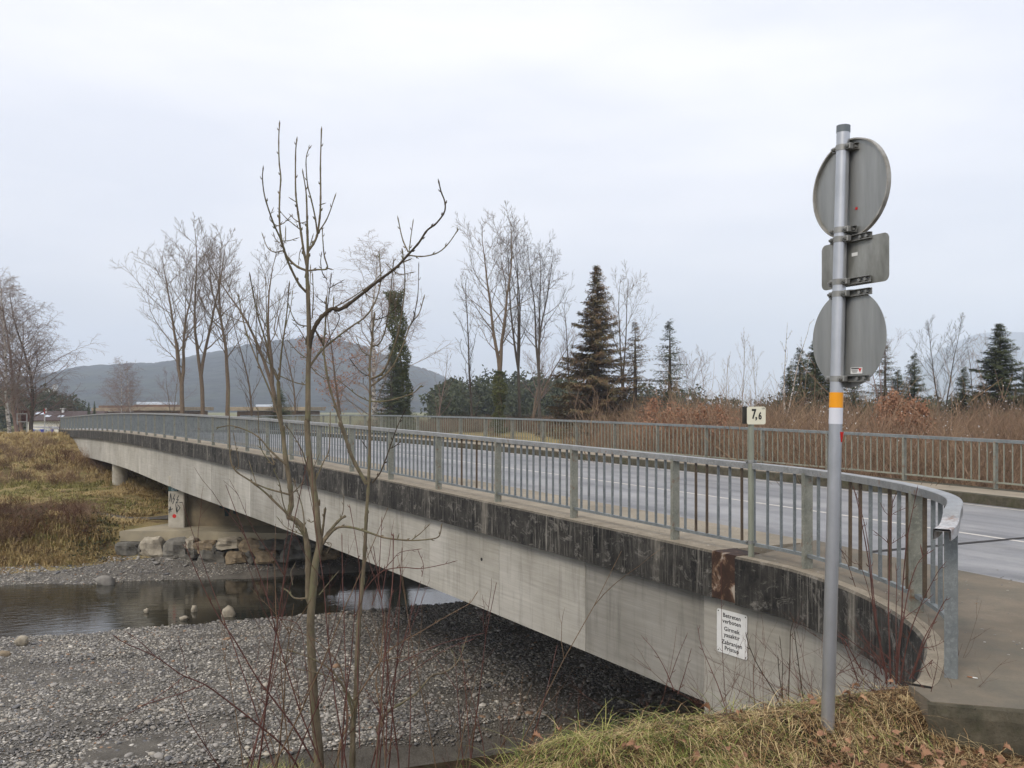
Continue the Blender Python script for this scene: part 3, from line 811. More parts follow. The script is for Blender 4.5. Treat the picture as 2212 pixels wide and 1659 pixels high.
# ------------------------------------------------------------------ railings
BARH0, BARH1 = .16, 1.01
def unit_bar(name, m, wx=.034, wy=.014, h=BARH1 - BARH0):
    mb = MB(); mb.box((0, 0, h / 2), (wx, wy, h)); bmesh.ops.recalc_face_normals(mb.bm, faces=mb.bm.faces)
    me = bpy.data.meshes.new(name); mb.bm.to_mesh(me); mb.bm.free(); me.materials.append(m); return me
bar_me = unit_bar('bar', M['steel']); bar_br = unit_bar('bar', M['steelbrown']); bar_far = unit_bar('bar', M['steelfar'], .032, .014)
post_me = unit_bar('post', M['steelpost'], .11, .05, 1.045)
post_end = unit_bar('post', M['steel'], .078, .078, 1.0)
def railing(name, path, post_arcs, label, nbars, rail_end, near, base):
    SM = M['steel'] if near else M['steelfar']
    root = empty(name, base, 0, label, 'railing')
    L = arc_at(path); inv = Matrix.Translation(-Vector(base))
    def place(me, nm, a, z, parent=root, tilt=0):
        p, n = at_arc(path, L, a); o = bpy.data.objects.new(nm, me); COL.objects.link(o); o.parent = root
        o.location = p + Vector((0, 0, z)) - Vector(base); o.rotation_euler = (0, tilt, math.atan2(n.y, n.x)); return o
    bars = []
    for k, a in enumerate(post_arcs):
        o = place(post_end if near and k == len(post_arcs) - 1 else post_me, 'post', a, -.01)
        if near and k == len(post_arcs) - 1: o['label'] = 'thick square end post below the curled rail'
        if k + 1 < len(post_arcs):
            n_ = nbars[k] if isinstance(nbars, list) else nbars
            for i in range(n_):
                bars.append(a + (post_arcs[k + 1] - a) * (i + 1) / (n_ + 1))
    bars.sort(key=lambda a: (at_arc(path, L, a)[0]).length)
    far_bars = bars[295:]
    rb = random.Random(3)
    for i, a in enumerate(bars[:295]):
        p_ = at_arc(path, L, a)[0]
        br = near and ((p_.y < 11.6 and i % 3 != 1 and rb.random() < .62) or abs(i - 57) < 1 or i in (54,))
        o = place(bar_br if br else (bar_me if near else bar_far), 'bar', a, BARH0, tilt=rb.uniform(-.004, .004))
        if br: o['label'] = 'browned bar'
    if far_bars:
        mb = MB()
        for a in far_bars:
            p, n = at_arc(path, L, a)
            mb.box(p + Vector((0, 0, (BARH0 + BARH1) / 2)) - Vector(base), (.034, .014, BARH1 - BARH0), Matrix.Rotation(math.atan2(n.y, n.x), 3, 'Z'))
        o = mb.build('bar', SM, root); o['kind'] = 'stuff'
    # bottom rail in bays, handrail as one sweep
    for a, c in zip(post_arcs, post_arcs[1:]):
        sg = [at_arc(path, L, a + .026 + (c - a - .052) * i / 6) for i in range(7)]
        me = sweep(sg, [(-.022, .125), (-.022, .16), (.022, .16), (.022, .125)], name='bottom_rail'); me.transform(inv); link('bottom_rail', me, SM, root)
    sg = [q for q, l in zip(path, L) if l <= rail_end[0] - .3]
    for i in range(15): sg.append(at_arc(path, L, rail_end[0] - .3 + .3 * i / 14))
    if near:
        for i in range(1, 8):
            p, n = sg[-1]; t = Vector((n.y, -n.x, 0)); sg.append((p + t * .0, n)); sg.pop()
        q = []
        tot = rail_end[0]
        for p, n in sg:
            l = None
            q.append((p, n))
        sg = q
        # bend downwards over the last 40 cm
        LL = arc_at(sg); sg = [(p + Vector((0, 0, -.085 * sstep(LL[-1] - .55, LL[-1], l))), n) for (p, n), l in zip(sg, LL)]
    cut = len(sg)
    H = 1.085
    prof = [(-.052, H - .006), (-.046, H), (.046, H), (.052, H - .006), (.052, H - .07), (.042, H - .07), (.042, H - .016), (-.042, H - .016), (-.042, H - .07), (-.052, H - .07)]
    if near:
        LL = arc_at(sg); k = max(i for i, l in enumerate(LL) if l < LL[-1] - .28)
        me = sweep(sg[:k + 1], prof, name='handrail', cap=False); me.transform(inv); link('handrail', me, M['steelrail'], root)
        me = sweep(sg[k:], prof, name='handrail_end', cap=False); me.transform(inv); link('handrail_end', me, M['steelend'], root)['label'] = 'rust flecked open end of the handrail'
    else:
        me = sweep(sg, prof, name='handrail', cap=False); me.transform(inv); link('handrail', me, M['steel'], root)
    return root
arcs = [SPC * k for k in range(37)]
arcs += [nearest_arc(rail_path, RL, Vector((3.20, 10.04, 0))), nearest_arc(rail_path, RL, Vector((3.47, 7.95, 0))), nearest_arc(rail_path, RL, Vector((2.86, 6.03, 0)))]
railing('bridge_railing', rail_path, arcs, 'near grey bar railing of the bridge, curling round beside the sign pole', [11] * 36 + [10, 10, 9], [RL[-1] - .02], True, (2.1, 11.9, -1.69))
FV = 11.5
fpath = [(bp(s, FV), NV.copy()) for s in [88 - i * SPC / 2 for i in range(int(120 / (SPC / 2)))]]
off = SPC * 35
L_f = arc_at(fpath)
s0 = 88
# posts where the photograph shows them: s = 2.7 + k*2.27
k0 = (2.75 - s0) % SPC
far_arcs = [a for a in [((s0 - 2.75) % SPC) + SPC * k for k in range(53)] if a < L_f[-1]]
railing('bridge_railing', fpath, far_arcs, 'straight grey bar railing beyond the road in front of the russet scrub', 11, [L_f[-1] - .1], False, tuple(bp(2.75, FV)))

# ------------------------------------------------------------------ road sign pole in the foreground
PY = 5.4
pb = P(1787, 1603, PY); pt = P(1822, 272, PY + .02)
sp = empty('sign_pole', pb, 0, 'tall aluminium pole with an orange and a white band, standing in the dry grass', 'sign pole')
pax = (pt - pb); PLEN = pax.length; pdir = pax.normalized()
qrot = pdir.to_track_quat('Z', 'Y')
def pole_pt(py): return pb + pax * ((1603 - py) / (1603 - 272))
def pcyl(y0, y1, r, name, m, parent, base, n=32, smooth=True):
    mb = MB(); mb.cyl(pole_pt(y0) - base, pole_pt(y1) - base, r, n=n); return mb.build(name, m, parent, smooth)
pcyl(1640, 286, .038, 'pole', M['alu'], sp, pb)
pcyl(287, 272, .0395, 'cap', M['cap'], sp, pb)
pcyl(882, 849, .0392, 'band', M['orange'], sp, pb)['label'] = 'orange reflective band'
pcyl(917, 882.3, .0392, 'band', M['whiteband'], sp, pb)['label'] = 'white reflective band'
mb = MB(); c = pole_pt(945) - pb + Vector((.026, -.028, 0)); mb.cyl(c - pdir * .03, c + pdir * .03, .004, .013, n=8); mb.build('paint_mark', M['red'], sp)
AZ = rad(65)
NS = Vector((math.sin(AZ), math.cos(AZ), 0)); TS = Vector((math.cos(AZ), -math.sin(AZ), 0)); ZS = Vector((0, 0, 1))
RS = Matrix((TS, NS, ZS)).transposed()      # local x along the plate, y away from the camera, z up
def clamp(root, base, py, arms, clampside=1):
    """band round the pole with two bolts, and a rail holding the plate"""
    c = pole_pt(py) - base
    mb = MB(); mb.cyl(c - pdir * .017, c + pdir * .017, .0405, n=28); cl = mb.build('clamp', M['bracket'], root, True)
    for sx in (-1, 1):
        mb = MB(); q = c + TS * sx * .052 + NS * .0
        mb.box(q, (.036, .034, .036), RS, .004); mb.build('clamp_ear', M['bracket'], cl)
        mb = MB(); q2 = q - NS * .018; mb.cyl(q2, q2 - NS * .012, .011, n=6); mb.cyl(q2 - NS * .012, q2 - NS * .02, .006, n=8); mb.build('bolt', M['bracket'], cl)
    a, b_ = arms
    mb = MB(); mid = (a + b_) / 2
    mb.box(c + TS * mid + NS * .041, (b_ - a, .004, .036), RS); mb.box(c + TS * mid + NS * .03 + ZS * .017, (b_ - a, .024, .003), RS); mb.box(c + TS * mid + NS * .03 - ZS * .017, (b_ - a, .024, .003), RS)
    mb.build('rail', M['bracket'], root)
    for x in (a + .02, b_ - .03, (b_ + .05) / 2):
        if abs(x) < .05: continue
        mb = MB(); mb.cyl(c + TS * x + NS * .038, c + TS * x + NS * .022, .010, n=6); mb.build('bolt', M['bracket'], root)
OFF = .047
# upper round sign (folded rim)
def disc_centre(px, py):
    y = 5.47; p = P(px, py, y); return p
for which in (0, 1):
    if which == 0:
        cz, r, lab = disc_centre(1842, 409), .287, 'back of the uppermost round sign, with a folded rim'
    else:
        cz, r, lab = disc_centre(1841.5, 733), .286, 'back of the lowest round sign, flat and rimless with a small sticker'
    q = pole_pt(409 if which == 0 else 733)
    lat = (cz - q).dot(TS) + .035
    cc = q + TS * lat + NS * (OFF + .003)
    sg = empty('round_road_sign', cc, 0, lab, 'road sign', 'signs on the aluminium pole')
    mb = MB(); mb.cyl(-NS * .0015, NS * .0015, r, n=72); mb.build('plate', M['signback'], sg, False)
    if which == 0:
        bm = bmesh.new(); n = 72; rings = []
        for ro, y in ((r - .006, -.002), (r - .004, -.022), (r + .004, -.022), (r + .006, .003)):
            rings.append([bm.verts.new(TS * ro * math.cos(i * math.tau / n) + ZS * ro * math.sin(i * math.tau / n) + NS * y) for i in range(n)])
        for a, b_ in zip(rings, rings[1:]):
            for i in range(n): bm.faces.new((a[i], a[(i + 1) % n], b_[(i + 1) % n], b_[i]))
        bmesh.ops.recalc_face_normals(bm, faces=bm.faces); me = bpy.data.meshes.new('rim'); bm.to_mesh(me); bm.free(); link('rim', me, M['signrim'], sg)
        for py, arm in ((321, (-.075, .085)), (499, (-.075, .085))): clamp(sg, cc, py, arm)
        s0_ = P(1865, 452, 5.4) - cc; s0_ = TS * s0_.dot(TS) + ZS * s0_.z - NS * .004
        mb = MB(); mb.box(s0_, (.016, .002, .014), RS); mb.build('sticker', M['red'], sg)
    else:
        for py, arm in ((637, (-.1, .21)), (820, (-.1, .21))): clamp(sg, cc, py, arm)
        s0_ = P(1874, 801, 5.38) - cc; s0_ = TS * (s0_.dot(TS) * 1.0) + ZS * s0_.z - NS * .004
        st = MB(); st.box(s0_, (.088, .002, .036), RS); sk = st.build('sticker', M['white'], sg)
        mb = MB()
        mb.box(s0_ + ZS * .012 - TS * .008 - NS * .0016, (.06, .0008, .006), RS)
        for i in range(3): mb.box(s0_ + ZS * (.003 - i * .006) - TS * .012 - NS * .0016, (.05 - .008 * i, .0008, .0022), RS)
        mb.build('print', M['black'], sk)
        mb = MB(); t0 = s0_ + TS * .028 - NS * .0016
        mb.prism([t0 + ZS * .012 - TS * .012, t0 + ZS * .012 + TS * .012, t0 - ZS * .012], -NS * .0006); mb.build('print', M['red'], sk)
# rectangular supplementary plate
cR = P(1850, 570, 5.45); q = pole_pt(570); lat = (cR - q).dot(TS) + .045; cc = q + TS * lat + NS * (OFF + .003)
sg = empty('rectangular_road_sign', cc, 0, 'back of the rectangular plate between the two round signs', 'road sign', 'signs on the aluminium pole')
def rrect(wd, h, r, n=5):
    pts = []
    for cx, cy, a0 in ((wd / 2 - r, h / 2 - r, 0), (-wd / 2 + r, h / 2 - r, 90), (-wd / 2 + r, -h / 2 + r, 180), (wd / 2 - r, -h / 2 + r, 270)):
        for i in range(n + 1):
            a = rad(a0 + 90 * i / n); pts.append((cx + r * math.cos(a), cy + r * math.sin(a)))
    return pts
mb = MB(); mb.prism([TS * x + ZS * y - NS * .0015 for x, y in rrect(.515, .272, .035)], NS * .003); mb.build('plate', M['signback2'], sg)
for py, arm in ((519, (-.09, .2)), (611, (-.09, .2))): clamp(sg, cc, py, arm)
s0_ = P(1864, 551, 5.4) - cc; s0_ = TS * s0_.dot(TS) + ZS * s0_.z - NS * .0035
mb = MB(); mb.box(s0_, (.045, .001, .02), RS); mb.build('sticker', M['white'], sg)

# ------------------------------------------------------------------ lettering
def text_mesh(txt, size, bold=.0, sx=1.0, space=1.0):
    cu = bpy.data.curves.new('lettering', 'FONT'); cu.body = txt; cu.size = size; cu.offset = bold; cu.space_character = space
    cu.align_x = 'CENTER'; cu.align_y = 'CENTER'; cu.extrude = .0006; cu.resolution_u = 3
    o = bpy.data.objects.new('tmp', cu); COL.objects.link(o); dg = bpy.context.evaluated_depsgraph_get(); dg.update()
    me = bpy.data.meshes.new_from_object(o.evaluated_get(dg)); bpy.data.objects.remove(o); bpy.data.curves.remove(cu)
    me.transform(Matrix.Diagonal((sx, 1, 1, 1))); me.materials.clear(); return me
def place_text(me, name, m, parent, origin, ex, ey, nrm):
    R3 = Matrix((ex, ey, nrm)).transposed().to_4x4(); me.transform(Matrix.Translation(origin) @ R3); return link(name, me, m, parent)
# no-entry notice on the abutment wall (the wall there runs straight along the bridge)
nrm = -NV.copy(); ex = Vector((-UX, -UY, 0)); ey = Vector((0, 0, 1))
sc_ = bp(0, 0); a_ = -1.0
mid = P(1589, 1367.5, 11.0); sproj = (mid - Vector((2.1, 11.9, 0))).dot(Vector((UX, UY, 0)))
cs = Vector((2.1 + UX * sproj, 11.9 + UY * sproj, mid.z)) + NV * (-.04)
ns = empty('notice_sign', cs, 0, 'white notice with six lines of black lettering on the bridge abutment wall', 'sign')
mb = MB(); mb.prism([ex * x + ey * y + nrm * .004 for x, y in rrect(.50, .52, .03)], nrm * .004); mb.build('plate', M['white'], ns)
for i, (t, yy, hh) in enumerate((('Betreten', .196, .078), ('verboten', .126, .078), ('Girmek', .036, .078), ('yasaktır', -.034, .078), ('Zabranjen', -.124, .078), ('Pristup', -.194, .078))):
    place_text(text_mesh(t, hh * .9, .0012, 1.12 if t != 'Zabranjen' else 1.12, 1.06), 'lettering', M['black'], ns, nrm * .0092 + ey * yy, ex, ey, nrm)
for x, y in ((-.225, .235), (.225, .235), (-.225, -.235), (.225, -.235)):
    mb = MB(); mb.cyl(ex * x + ey * y + nrm * .007, ex * x + ey * y + nrm * .012, .008, n=10); mb.build('screw', M['black'], ns)
# kilometre marker strapped to the outside of the railing
kq = P(1622.5, 1203, 10.72); kb = Vector((kq.x, kq.y, kq.z))
km = empty('kilometre_sign', kb, 0, 'small cream kilometre sign reading 7,6 on a post strapped to the railing', 'sign')
zt = P(1622, 900, 10.72).z - kb.z
mb = MB(); mb.cyl((0, 0, -.02), (0, 0, zt), .034, n=24); mb.build('pole', M['kmpole'], km, True)
for py in (997, 1171):
    z = P(1622, py, 10.72).z - kb.z
    mb = MB(); mb.cyl((0, 0, z - .02), (0, 0, z + .02), .0375, n=24); mb.box((.01, .03, z), (.13, .012, .03), None, .003); mb.cyl((.055, .0, z), (.055, .05, z), .008, n=8); mb.cyl((-.05, .0, z), (-.05, .05, z), .008, n=8); mb.build('clamp', M['bracket'], km)
zc = P(1622, 897.5, 10.72).z - kb.z
ang = rad(6); fx = Vector((math.cos(ang), math.sin(ang), 0)); fn = Vector((math.sin(ang), -math.cos(ang), 0))
pc_ = Vector((.045, 0, zc)) + fn * .042
mb = MB(); mb.prism([pc_ + fx * x + ZS * y for x, y in rrect(.222, .205, .022)], -fn * .003); fc = mb.build('face', M['cream'], km)
# the second face, meeting the first at a sharp angle: dark inner side seen at the left
mb = MB(); l0 = pc_ - fx * .111
back = Vector((-.30, .95, 0)).normalized(); bx = l0 + Vector((-.042, .16, 0)); 
mb.prism([l0 + Vector((-.048, .02, 0)) + ZS * z * 1.0 for z in (-.092,)] + [l0 + Vector((-.048, .02, .1)), l0 + Vector((.17, .13, .1)), l0 + Vector((.17, .13, -.092))], Vector((-.002, .004, 0)))
mb.build('face', M['darkmetal'], km)
mb = MB(); mb.box(l0 + Vector((-.022, .012, .1005)), (.05, .022, .004)); mb.box(l0 + Vector((-.022, .012, -.094)), (.05, .022, .004)); mb.build('hinge', M['darkmetal'], km)
place_text(text_mesh('7', .155, .0045, .68), 'lettering', M['black'], km, pc_ + fn * .002 - fx * .03 + ZS * .012, fx, ZS, fn)
place_text(text_mesh(',', .14, .0045, .8), 'lettering', M['black'], km, pc_ + fn * .002 - fx * .002 + ZS * .006, fx, ZS, fn)
place_text(text_mesh('6', .115, .0040, .68), 'lettering', M['black'], km, pc_ + fn * .002 + fx * .044 - ZS * .008, fx, ZS, fn)
place_text(text_mesh('L55', .026, .0002, .9), 'lettering', M['black'], km, pc_ + fn * .002 + fx * .082 + ZS * .082, fx, ZS, fn)

# ------------------------------------------------------------------ stones of the river wall below the footing
rw_ = empty('river_wall', (-12.5, 38.4, -5.9), 0, 'rough boulder wall set in mortar below the ochre pier footing', 'retaining wall')
def stone_mesh(sx, sy, sz, seed, rnd=.5):
    bm = bmesh.new(); bmesh.ops.create_cube(bm, size=1)
    bmesh.ops.subdivide_edges(bm, edges=bm.edges[:], cuts=3, use_grid_fill=True)
    for v in bm.verts:
        c = v.co.copy(); rnd_ = c.normalized() * .62; c = c.lerp(rnd_, rnd)
        k = mnoise.noise(c * 2.1 + Vector((seed, 0, 0))) * .26 + mnoise.noise(c * 5 + Vector((0, seed, 0))) * .1
        c += c.normalized() * k; v.co = Vector((c.x * sx, c.y * sy, c.z * sz))
    me = bpy.data.meshes.new('stone'); bm.to_mesh(me); bm.free(); return me
wallY = lambda x: 38.62 - .07 * (x + 16.5)
stones = []   # from the enlarged crop: (x0, x1, y0, y1, kind)
for x0, x1, y0, y1, kd in ((66, 255, 780, 910, 0), (300, 495, 745, 910, 1), (505, 730, 760, 915, 0), (722, 812, 740, 828, 1), (825, 990, 770, 862, 2), (1035, 1235, 735, 830, 1), (1250, 1465, 755, 856, 2), (1455, 1690, 755, 838, 0), (1705, 1880, 720, 828, 0),
                           (80, 150, 965, 1010, 0), (160, 330, 928, 1005, 0), (340, 412, 925, 1000, 0), (415, 655, 935, 1010, 0), (660, 800, 905, 990, 0), (850, 1110, 850, 985, 0), (1125, 1325, 855, 970, 2), (1395, 1600, 865, 975, 2), (1600, 1665, 870, 950, 0), (1660, 1870, 838, 945, 0),
                           (70, 160, 900, 965, 0), (530, 640, 890, 945, 0), (760, 850, 830, 930, 0), (1330, 1400, 850, 960, 0), (1870, 1990, 830, 940, 0), (1990, 2110, 850, 935, 2), (2110, 2210, 860, 930, 2), (1930, 2060, 770, 850, 0), (255, 310, 800, 900, 0), (980, 1040, 800, 860, 0)):
    dx0, dx1 = 243 + x0 * .21972, 243 + x1 * .21972; dy0, dy1 = 1002.4 + y0 * .21972, 1002.4 + y1 * .21972
    Yw = 38.5; c = P((dx0 + dx1) / 2, (dy0 + dy1) / 2, wallY(P((dx0 + dx1) / 2, 1, Yw).x)); k = c.y / 2000
    me = stone_mesh((dx1 - dx0) * k * 1.06, .62, (dy1 - dy0) * k * 1.12, R_.uniform(0, 90))
    o = link('stone', me, M[('rock', 'rockpale', 'rockochre')[kd]], rw_); o.location = c + Vector((0, .12, 0)) - rw_.location
    o.rotation_euler = (R_.uniform(-.08, .08), R_.uniform(-.07, .07), R_.uniform(-.12, .12))
# mortar bed behind and the sloping ledge above
bm = bmesh.new(); rows = []
for i in range(32):
    x = -16.45 + i * .235; y = wallY(x); row = []
    for z, out in ((-5.55, .45), (-5.68, .05), (-5.85, -.08), (-6.1, -.02), (-6.35, -.08), (-6.75, -.2)):
        k = mnoise.noise(Vector((x * 2, z * 3, 7))) * .1
        row.append(bm.verts.new(Vector((x, y + out + k + .1, z + k * .4)) - rw_.location))
    rows.append(row)
for a, b_ in zip(rows, rows[1:]):
    for j in range(5): bm.faces.new((a[j], b_[j], b_[j + 1], a[j + 1]))
me = bpy.data.meshes.new('mortar'); bm.to_mesh(me); bm.free(); me.polygons.foreach_set('use_smooth', [True] * len(me.polygons)); link('mortar', me, M['mortar'], rw_)

# stones lying in and by the water
for i, (px, py, wpx, hpx, m_, lab) in enumerate((
        (230, 1254, 30, 14, 'pebblestone', 'large grey stone standing in the dark water near the far gravel'),
        (493, 1322, 22, 15, 'rockpale', 'rounded pale stone in the shallows, largest on the near side'),
        (419, 1315, 10, 10, 'rockpale', 'small pale upright stone in the water left of the largest one'),
        (316, 1319, 8, 6, 'rockpale', 'smallest whitish stone in the dark water'),
        (398, 1335, 16, 6, 'rockpale', 'flat pale stone at the water edge below the upright one'),
        (46, 1382, 20, 12, 'rockpale', 'broad pale stone near the left edge of the gravel bar'),
        (8, 1414, 22, 10, 'rockochre', 'ochre stone cut by the left edge of the picture'),
        (48, 1213, 24, 18, 'rock', 'brownish grey block at the foot of the brambly bank'))):
    z = WATER_Z + .02 if i < 5 else -6.6
    Yd = -z * 2000 / (py + hpx / 2 - 880)
    c = P(px, py, Yd); k = Yd / 2000
    me = stone_mesh(wpx * k * 1.1, wpx * k * .8, hpx * k * 1.6, i * 7.3, .95)
    me.polygons.foreach_set('use_smooth', [True] * len(me.polygons))
    o = link('river_stone', me, M[m_]); o.location = (c.x, c.y, z + hpx * k * .3); tag(o, lab, 'stone', 'stones by the water')

# ------------------------------------------------------------------ scatter by geometry nodes (uncountable ground cover only)
protos_coll = {}
def scatter(name, pts, rots, scls, idxs, meshes, parent=None, order=None):
    n = len(pts); me = bpy.data.meshes.new(name)
    me.vertices.add(n); me.vertices.foreach_set('co', np.asarray(pts, np.float32).ravel())
    for nm, arr in (('rot', rots), ('scl', scls)):
        at = me.attributes.new(nm, 'FLOAT_VECTOR', 'POINT'); at.data.foreach_set('vector', np.asarray(arr, np.float32).ravel())
    at = me.attributes.new('pidx', 'INT', 'POINT'); at.data.foreach_set('value', np.asarray(idxs, np.int32))
    o = bpy.data.objects.new(name, me); COL.objects.link(o); o['kind'] = 'stuff'
    if parent: o.parent = parent
    pc = bpy.data.collections.new(name + '_kinds')
    for i, m_ in enumerate(meshes):
        po = bpy.data.objects.new('%s_%02d' % (name, i), m_); pc.objects.link(po)
    ng = bpy.data.node_groups.new(name, 'GeometryNodeTree')
    ng.interface.new_socket('Geometry', in_out='INPUT', socket_type='NodeSocketGeometry'); ng.interface.new_socket('Geometry', in_out='OUTPUT', socket_type='NodeSocketGeometry')
    gi = ng.nodes.new('NodeGroupInput'); go = ng.nodes.new('NodeGroupOutput')
    ci = ng.nodes.new('GeometryNodeCollectionInfo'); ci.inputs[0].default_value = pc; ci.inputs[1].default_value = True; ci.inputs[2].default_value = True
    ip = ng.nodes.new('GeometryNodeInstanceOnPoints'); ip.inputs['Pick Instance'].default_value = True
    def na(nm, ty):
        x = ng.nodes.new('GeometryNodeInputNamedAttribute'); x.data_type = ty; x.inputs[0].default_value = nm; return x.outputs[0]
    L = ng.links.new
    L(gi.outputs[0], ip.inputs['Points']); L(ci.outputs[0], ip.inputs['Instance']); L(na('pidx', 'INT'), ip.inputs['Instance Index'])
    L(na('rot', 'FLOAT_VECTOR'), ip.inputs['Rotation']); L(na('scl', 'FLOAT_VECTOR'), ip.inputs['Scale']); L(ip.outputs[0], go.inputs[0])
    md = o.modifiers.new('scatter', 'NODES'); md.node_group = ng
    return o

# pebbles
peb = []
for i in range(7):
    bm = bmesh.new(); bmesh.ops.create_icosphere(bm, subdivisions=1, radius=.5)
    for v in bm.verts: v.co += v.co * mnoise.noise(v.co * 2 + Vector((i * 9, 0, 0))) * .5
    me = bpy.data.meshes.new('pebble'); bm.to_mesh(me); bm.free(); me.polygons.foreach_set('use_smooth', [True] * len(me.polygons)); me.materials.append(M['pebble']); peb.append(me)
pts = []; scl = []
rp = random.Random(11)
for _ in range(300000):
    R = rp.uniform(-19, 17); Wc = 17.9 + (rp.random() ** 1.35) * 24.5
    if 31.6 < Wc + (0) < 38.6 and rp.random() < .985: continue
    X, Y = rw(R, Wc)
    sxp = X / Y * 2000 + 1106
    if sxp < -60 or sxp > 1700: continue
    if sxp > 1150 and Y > 30: continue
    z = terr(X, Y)
    if z < WATER_Z - .06 or z > -6.18: continue
    if z < WATER_Z and rp.random() < .7: continue
    if mnoise.noise(Vector((X * .5, Y * .5, 12))) > .28 and rp.random() < .6: continue
    s = .024 + .045 * rp.random() ** 1.8 + (.07 * rp.random() if rp.random() < .06 else 0) + (.14 * rp.random() if rp.random() < .006 else 0)
    if Y > 29 and rp.random() < .12: s *= 1.7
    pts.append((X, Y, z + s * .12)); scl.append((s * rp.uniform(.9, 1.5), s * rp.uniform(.8, 1.1), s * rp.uniform(.4, .75)))
n = len(pts)
scatter('gravel', pts, [(rp.uniform(-.25, .25), rp.uniform(-.25, .25), rp.uniform(0, 6.3)) for _ in range(n)], scl, [rp.randrange(7) for _ in range(n)], peb)
print('pebbles', n)

# ------------------------------------------------------------------ young ash trees in front, traced limb by limb
def UC(x, y): return (425.4 + x * .4397, 243.1 + y * .4397)
def LC(x, y): return (425.4 + x * .4397, 911.5 + y * .4397)
def smooth_line(pts, n=4):
    pts = [Vector(p) for p in pts]
    if len(pts) < 3: return pts
    q = [pts[0] * 2 - pts[1]] + pts + [pts[-1] * 2 - pts[-2]]
    return catmull(q, n)
FT = 2.5 / 2000
class Traced:
    def __init__(s, Y0, name, label, seed):
        s.Y0 = Y0; s.rng = random.Random(seed)
    def limb(s, tb, pts, w0, w1, depth0=0.0, slope=None, k=7, conv=UC, nodes=True, sides=None):
        px = [conv(*p) for p in pts]
        rr = s.rng; sl = slope if slope is not None else rr.uniform(-1, 1) * .5
        P3 = []; acc = 0
        for i, (x, y) in enumerate(px):
            if i: acc += math.dist(px[i], px[i - 1]) / 2000 * s.Y0
            P3.append(P(x, y, s.Y0 + depth0 + sl * acc))
        P3 = smooth_line(P3, 6)
        n = len(P3); tot = sum((P3[i] - P3[i - 1]).length for i in range(1, n)); a = 0; rad_ = []
        for i in range(n):
            if i: a += (P3[i] - P3[i - 1]).length
            w = w0 + (w1 - w0) * (a / max(tot, 1e-6)) ** .85
            if nodes and i % 6 == 5 and w0 < 16: w *= 1.22
            rad_.append(w / 2 / 2000 * s.Y0)
        if nodes and w1 < 5:    # closed terminal bud
            rad_[-1] *= 1.5; d = (P3[-1] - P3[-2]).normalized(); P3.append(P3[-1] + d * .03); rad_.append(.0006)
            for i in range(max(2, n // 7), n, 7):   # side buds
                q = P3[i]; t = (P3[min(i + 1, n - 1)] - P3[i - 1]).normalized(); sd = t.cross(Vector((0, 1, 0))).normalized() * rr.choice((-1, 1))
                tb.add([q, q + (t + sd) * .012, q + (t * 1.6 + sd) * .02], [rad_[i] * .8, rad_[i] * .9, .0008], 4)
        tb.add(P3, rad_, k); return P3[-1]
U, L = UC, LC
def mk(seed, Y0): return Traced(Y0, '', '', seed)
def add_limbs(tr, root, base, name, specs, m, k=6):
    if len(specs) > 1:
        for q in specs: add_limbs(tr, root, base, name, [q], m, k)
        return
    tb = Tubes()
    for sp_ in specs:
        conv, pts, w0, w1 = sp_[:4]; dep = sp_[4] if len(sp_) > 4 else 0; sl = sp_[5] if len(sp_) > 5 else None
        tr.limb(tb, pts, w0, w1, dep, sl, k, conv)
    me = tb.mesh(name); me.transform(Matrix.Translation(-base)); return link(name, me, m, root)
def UL(*pts):   # mix of upper- and lower-crop points: tuples ('U'|'L', x, y)
    return [(UC if a == 'U' else LC)(x, y) for a, x, y in pts]
ident = lambda x, y: (x, y)
YA = 8.4
bA = P(689, 1665, YA); bA.z = terr(bA.x, bA.y) - .05
A = mk(5, YA)
tA = empty('ash_tree', bA, 0, 'taller bare young ash with a mossy trunk and many upright shoots, left of two', 'tree')
kb_ = (bA.x / YA * 2000 + 1106, 880 - bA.z / YA * 2000)
add_limbs(A, tA, bA, 'trunk', [(ident, [kb_] + UL(('L', 600, 1659), ('L', 580, 1430), ('L', 566, 1200), ('L', 558, 1000), ('L', 568, 850), ('L', 582, 700), ('L', 602, 600), ('L', 592, 500), ('L', 584, 400), ('L', 568, 290), ('L', 550, 150), ('L', 541, 0),
    ('U', 545, 1500), ('U', 546, 1300), ('U', 551, 1150), ('U', 549, 1000), ('U', 545, 880)), 23, 9, 0, 0)], M['bark'], 12)
add_limbs(A, tA, bA, 'limb', [(ident, UL(('L', 566, 900), ('L', 549, 850), ('L', 548, 700), ('L', 541, 600), ('L', 520, 520), ('L', 480, 480), ('L', 452, 462), ('L', 464, 400), ('L', 456, 300), ('L', 432, 150), ('L', 421, 20), ('U', 418, 1560), ('U', 404, 1420), ('U', 400, 1320)), 15, 7.5, .03, .04)], M['bark'], 9)
add_limbs(A, tA, bA, 'limb', [(U, [(552, 1160), (565, 1090), (600, 1020), (660, 965), (700, 968), (760, 930), (850, 860), (900, 820), (980, 760), (1045, 690), (1090, 640), (1130, 580), (1175, 545), (1215, 490), (1218, 440), (1200, 390), (1188, 340)], 10, 2.6, 0, -.1)], M['bark_dark'], 8)
